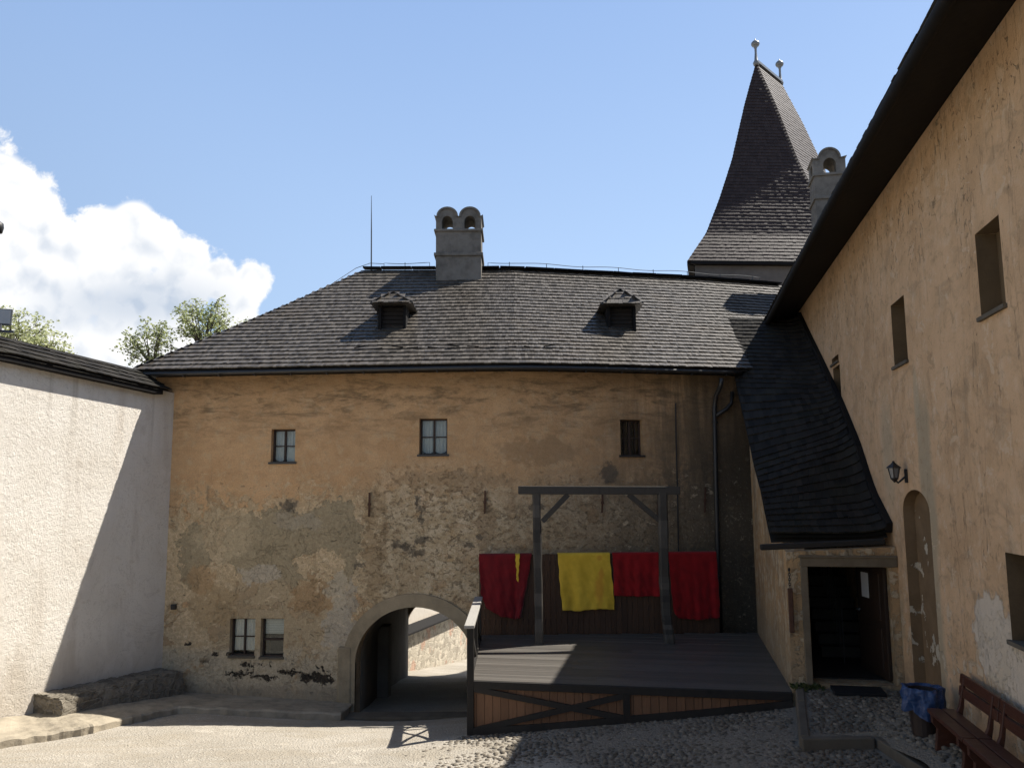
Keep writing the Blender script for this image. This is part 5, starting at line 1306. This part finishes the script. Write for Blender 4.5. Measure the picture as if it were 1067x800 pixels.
c = g_(160, 362, 28); tree((c.x, c.y, -2), 10, c, .95, 20, 'smaller leafy tree top just left of the roof corner', M['leaf'], 'leafy_tree', 22)
c = g_(12, 345, 26); tree((c.x, c.y, -2), 10, c, .95, 20, 'flowering shrub top behind the floodlight at the left edge', M['leaf2'], 'flowering_tree', 23, True)
c = g_(42, 362, 25.5); tree((c.x, c.y, -2), 10, c, .62, 12, 'low flowering shrub top over the wall coping, right of the floodlight', M['leaf2'], 'flowering_tree', 24, True)

# ------------------------------------------------------------------ cobbles and weeds
random.seed(5); rng = np.random.RandomState(11)
bm = bmesh.new(); bmesh.ops.create_icosphere(bm, subdivisions=1, radius=1); iv = np.array([v.co[:] for v in bm.verts]); ifc = [tuple(v.index for v in f.verts) for f in bm.faces if sum(v.co.z for v in f.verts) > -.9]; bm.free()
pts = []; sp = .086
for i, X in enumerate(np.arange(-5.0, 6.2, sp)):
    for Y in np.arange(8.6, 14.6, sp * .9):
        x = X + rng.uniform(-.03, .03); y = Y + (i % 2) * sp * .45 + rng.uniform(-.03, .03); pts.append((x, y))
pts = np.array(pts); pu = pts[:, 0] * EU.x + pts[:, 1] * EU.y; pv = pts[:, 0] * EV.x + pts[:, 1] * EV.y
zg = gh(pts[:, 0], pts[:, 1])
V_all = []; F_all = []; nv = 0
for (x, y), u, v, z in zip(pts, pu, pv, zg):
    if v > V0 - .06: continue
    onplat = False
    if uk3 < u < 13.3:
        d_ = v - edge_v(u); d2_ = min(abs(u - K1[0]), abs(u - K2[0])) if K1[1] - .1 < v < K2[1] + .1 else 9
        if u < max(K1[0], K2[0]) + .02 and u > min(K1[0], K2[0]) - .02 and K1[1] < v < K2[1]: continue
        if d_ > kw + .03 and not (K1[1] < v < K2[1] + .1 and u < lerp(K1[0], K2[0], (v - K1[1]) / (K2[1] - K1[1])) + kw + .03): onplat = True
        elif d_ > -.05 and u > min(K1[0], K2[0]) - .0: continue
        elif d_ > -.05: continue
    if not onplat and u > uF - .03 and x > XL - .1: continue
    if u > 13.28: continue
    if y > 13.3 and x < XL - .2 and rng.rand() > .25: continue
    if onplat and u0 - .03 < u < u1 + .03 and va - .03 < v < vb + .03: continue
    zz_ = plat_z(u, v) - .03 if onplat else z
    left = min(1, max(0, (x + 1.6) / 1.8 + rng.uniform(-.35, .35)))
    if not onplat and left < .25 and rng.rand() > .0: continue
    sx, sy, szz = rng.uniform(.028, .053), rng.uniform(.027, .044), rng.uniform(.015, .023); sink = .006 if onplat or left > .6 else lerp(.016, .006, left / .6)
    if left < .4 and not onplat: sx *= .7; sy *= .7
    a = rng.uniform(0, 3.14); ca, sa = math.cos(a), math.sin(a); w = iv * (1 + rng.uniform(-.14, .14, iv.shape)); w = np.sign(w) * np.abs(w) ** .85 * np.array([sx, sy, szz])
    X_ = w[:, 0] * ca - w[:, 1] * sa + x; Y_ = w[:, 0] * sa + w[:, 1] * ca + y; V_all.append(np.stack([X_, Y_, w[:, 2] + zz_ - (-.003 if onplat else sink) + rng.uniform(-.006, .008)], 1))
    F_all += [tuple(k + nv for k in f) for f in ifc]; nv += len(iv)
me = bpy.data.meshes.new('cobblestones'); me.from_pydata(np.concatenate(V_all).tolist(), [], F_all); me.update(); me.materials.append(M['cobble']); me.polygons.foreach_set('use_smooth', [True] * len(me.polygons))
o = bpy.data.objects.new('cobblestones', me); COL.objects.link(o); tag(o, 'rounded grey cobbles set in the courtyard ground', 'cobbles', kind='stuff')
# weeds at the foot of the porch wall
m = MB()
for i in range(170):
    v_ = ru(VA + .0, VA + .42); u_ = UA - abs(random.gauss(.03, .07)); q = UV(u_, v_, plat_z(u_) - .03); a = Vector((ru(-1, 1), ru(-1, 1), ru(.4, 1.4))).normalized(); b = a.cross(Vector((ru(-1, 1), ru(-1, 1), .2))).normalized(); L = ru(.04, .12)
    m.add([q, q + a * L * .5 + b * L * .22, q + a * L, q + a * L * .5 - b * L * .22], [(0, 1, 2, 3)])
tag(m.build('weeds', M['moss'], None), 'low weeds at the foot of the porch wall', 'weeds', kind='stuff')
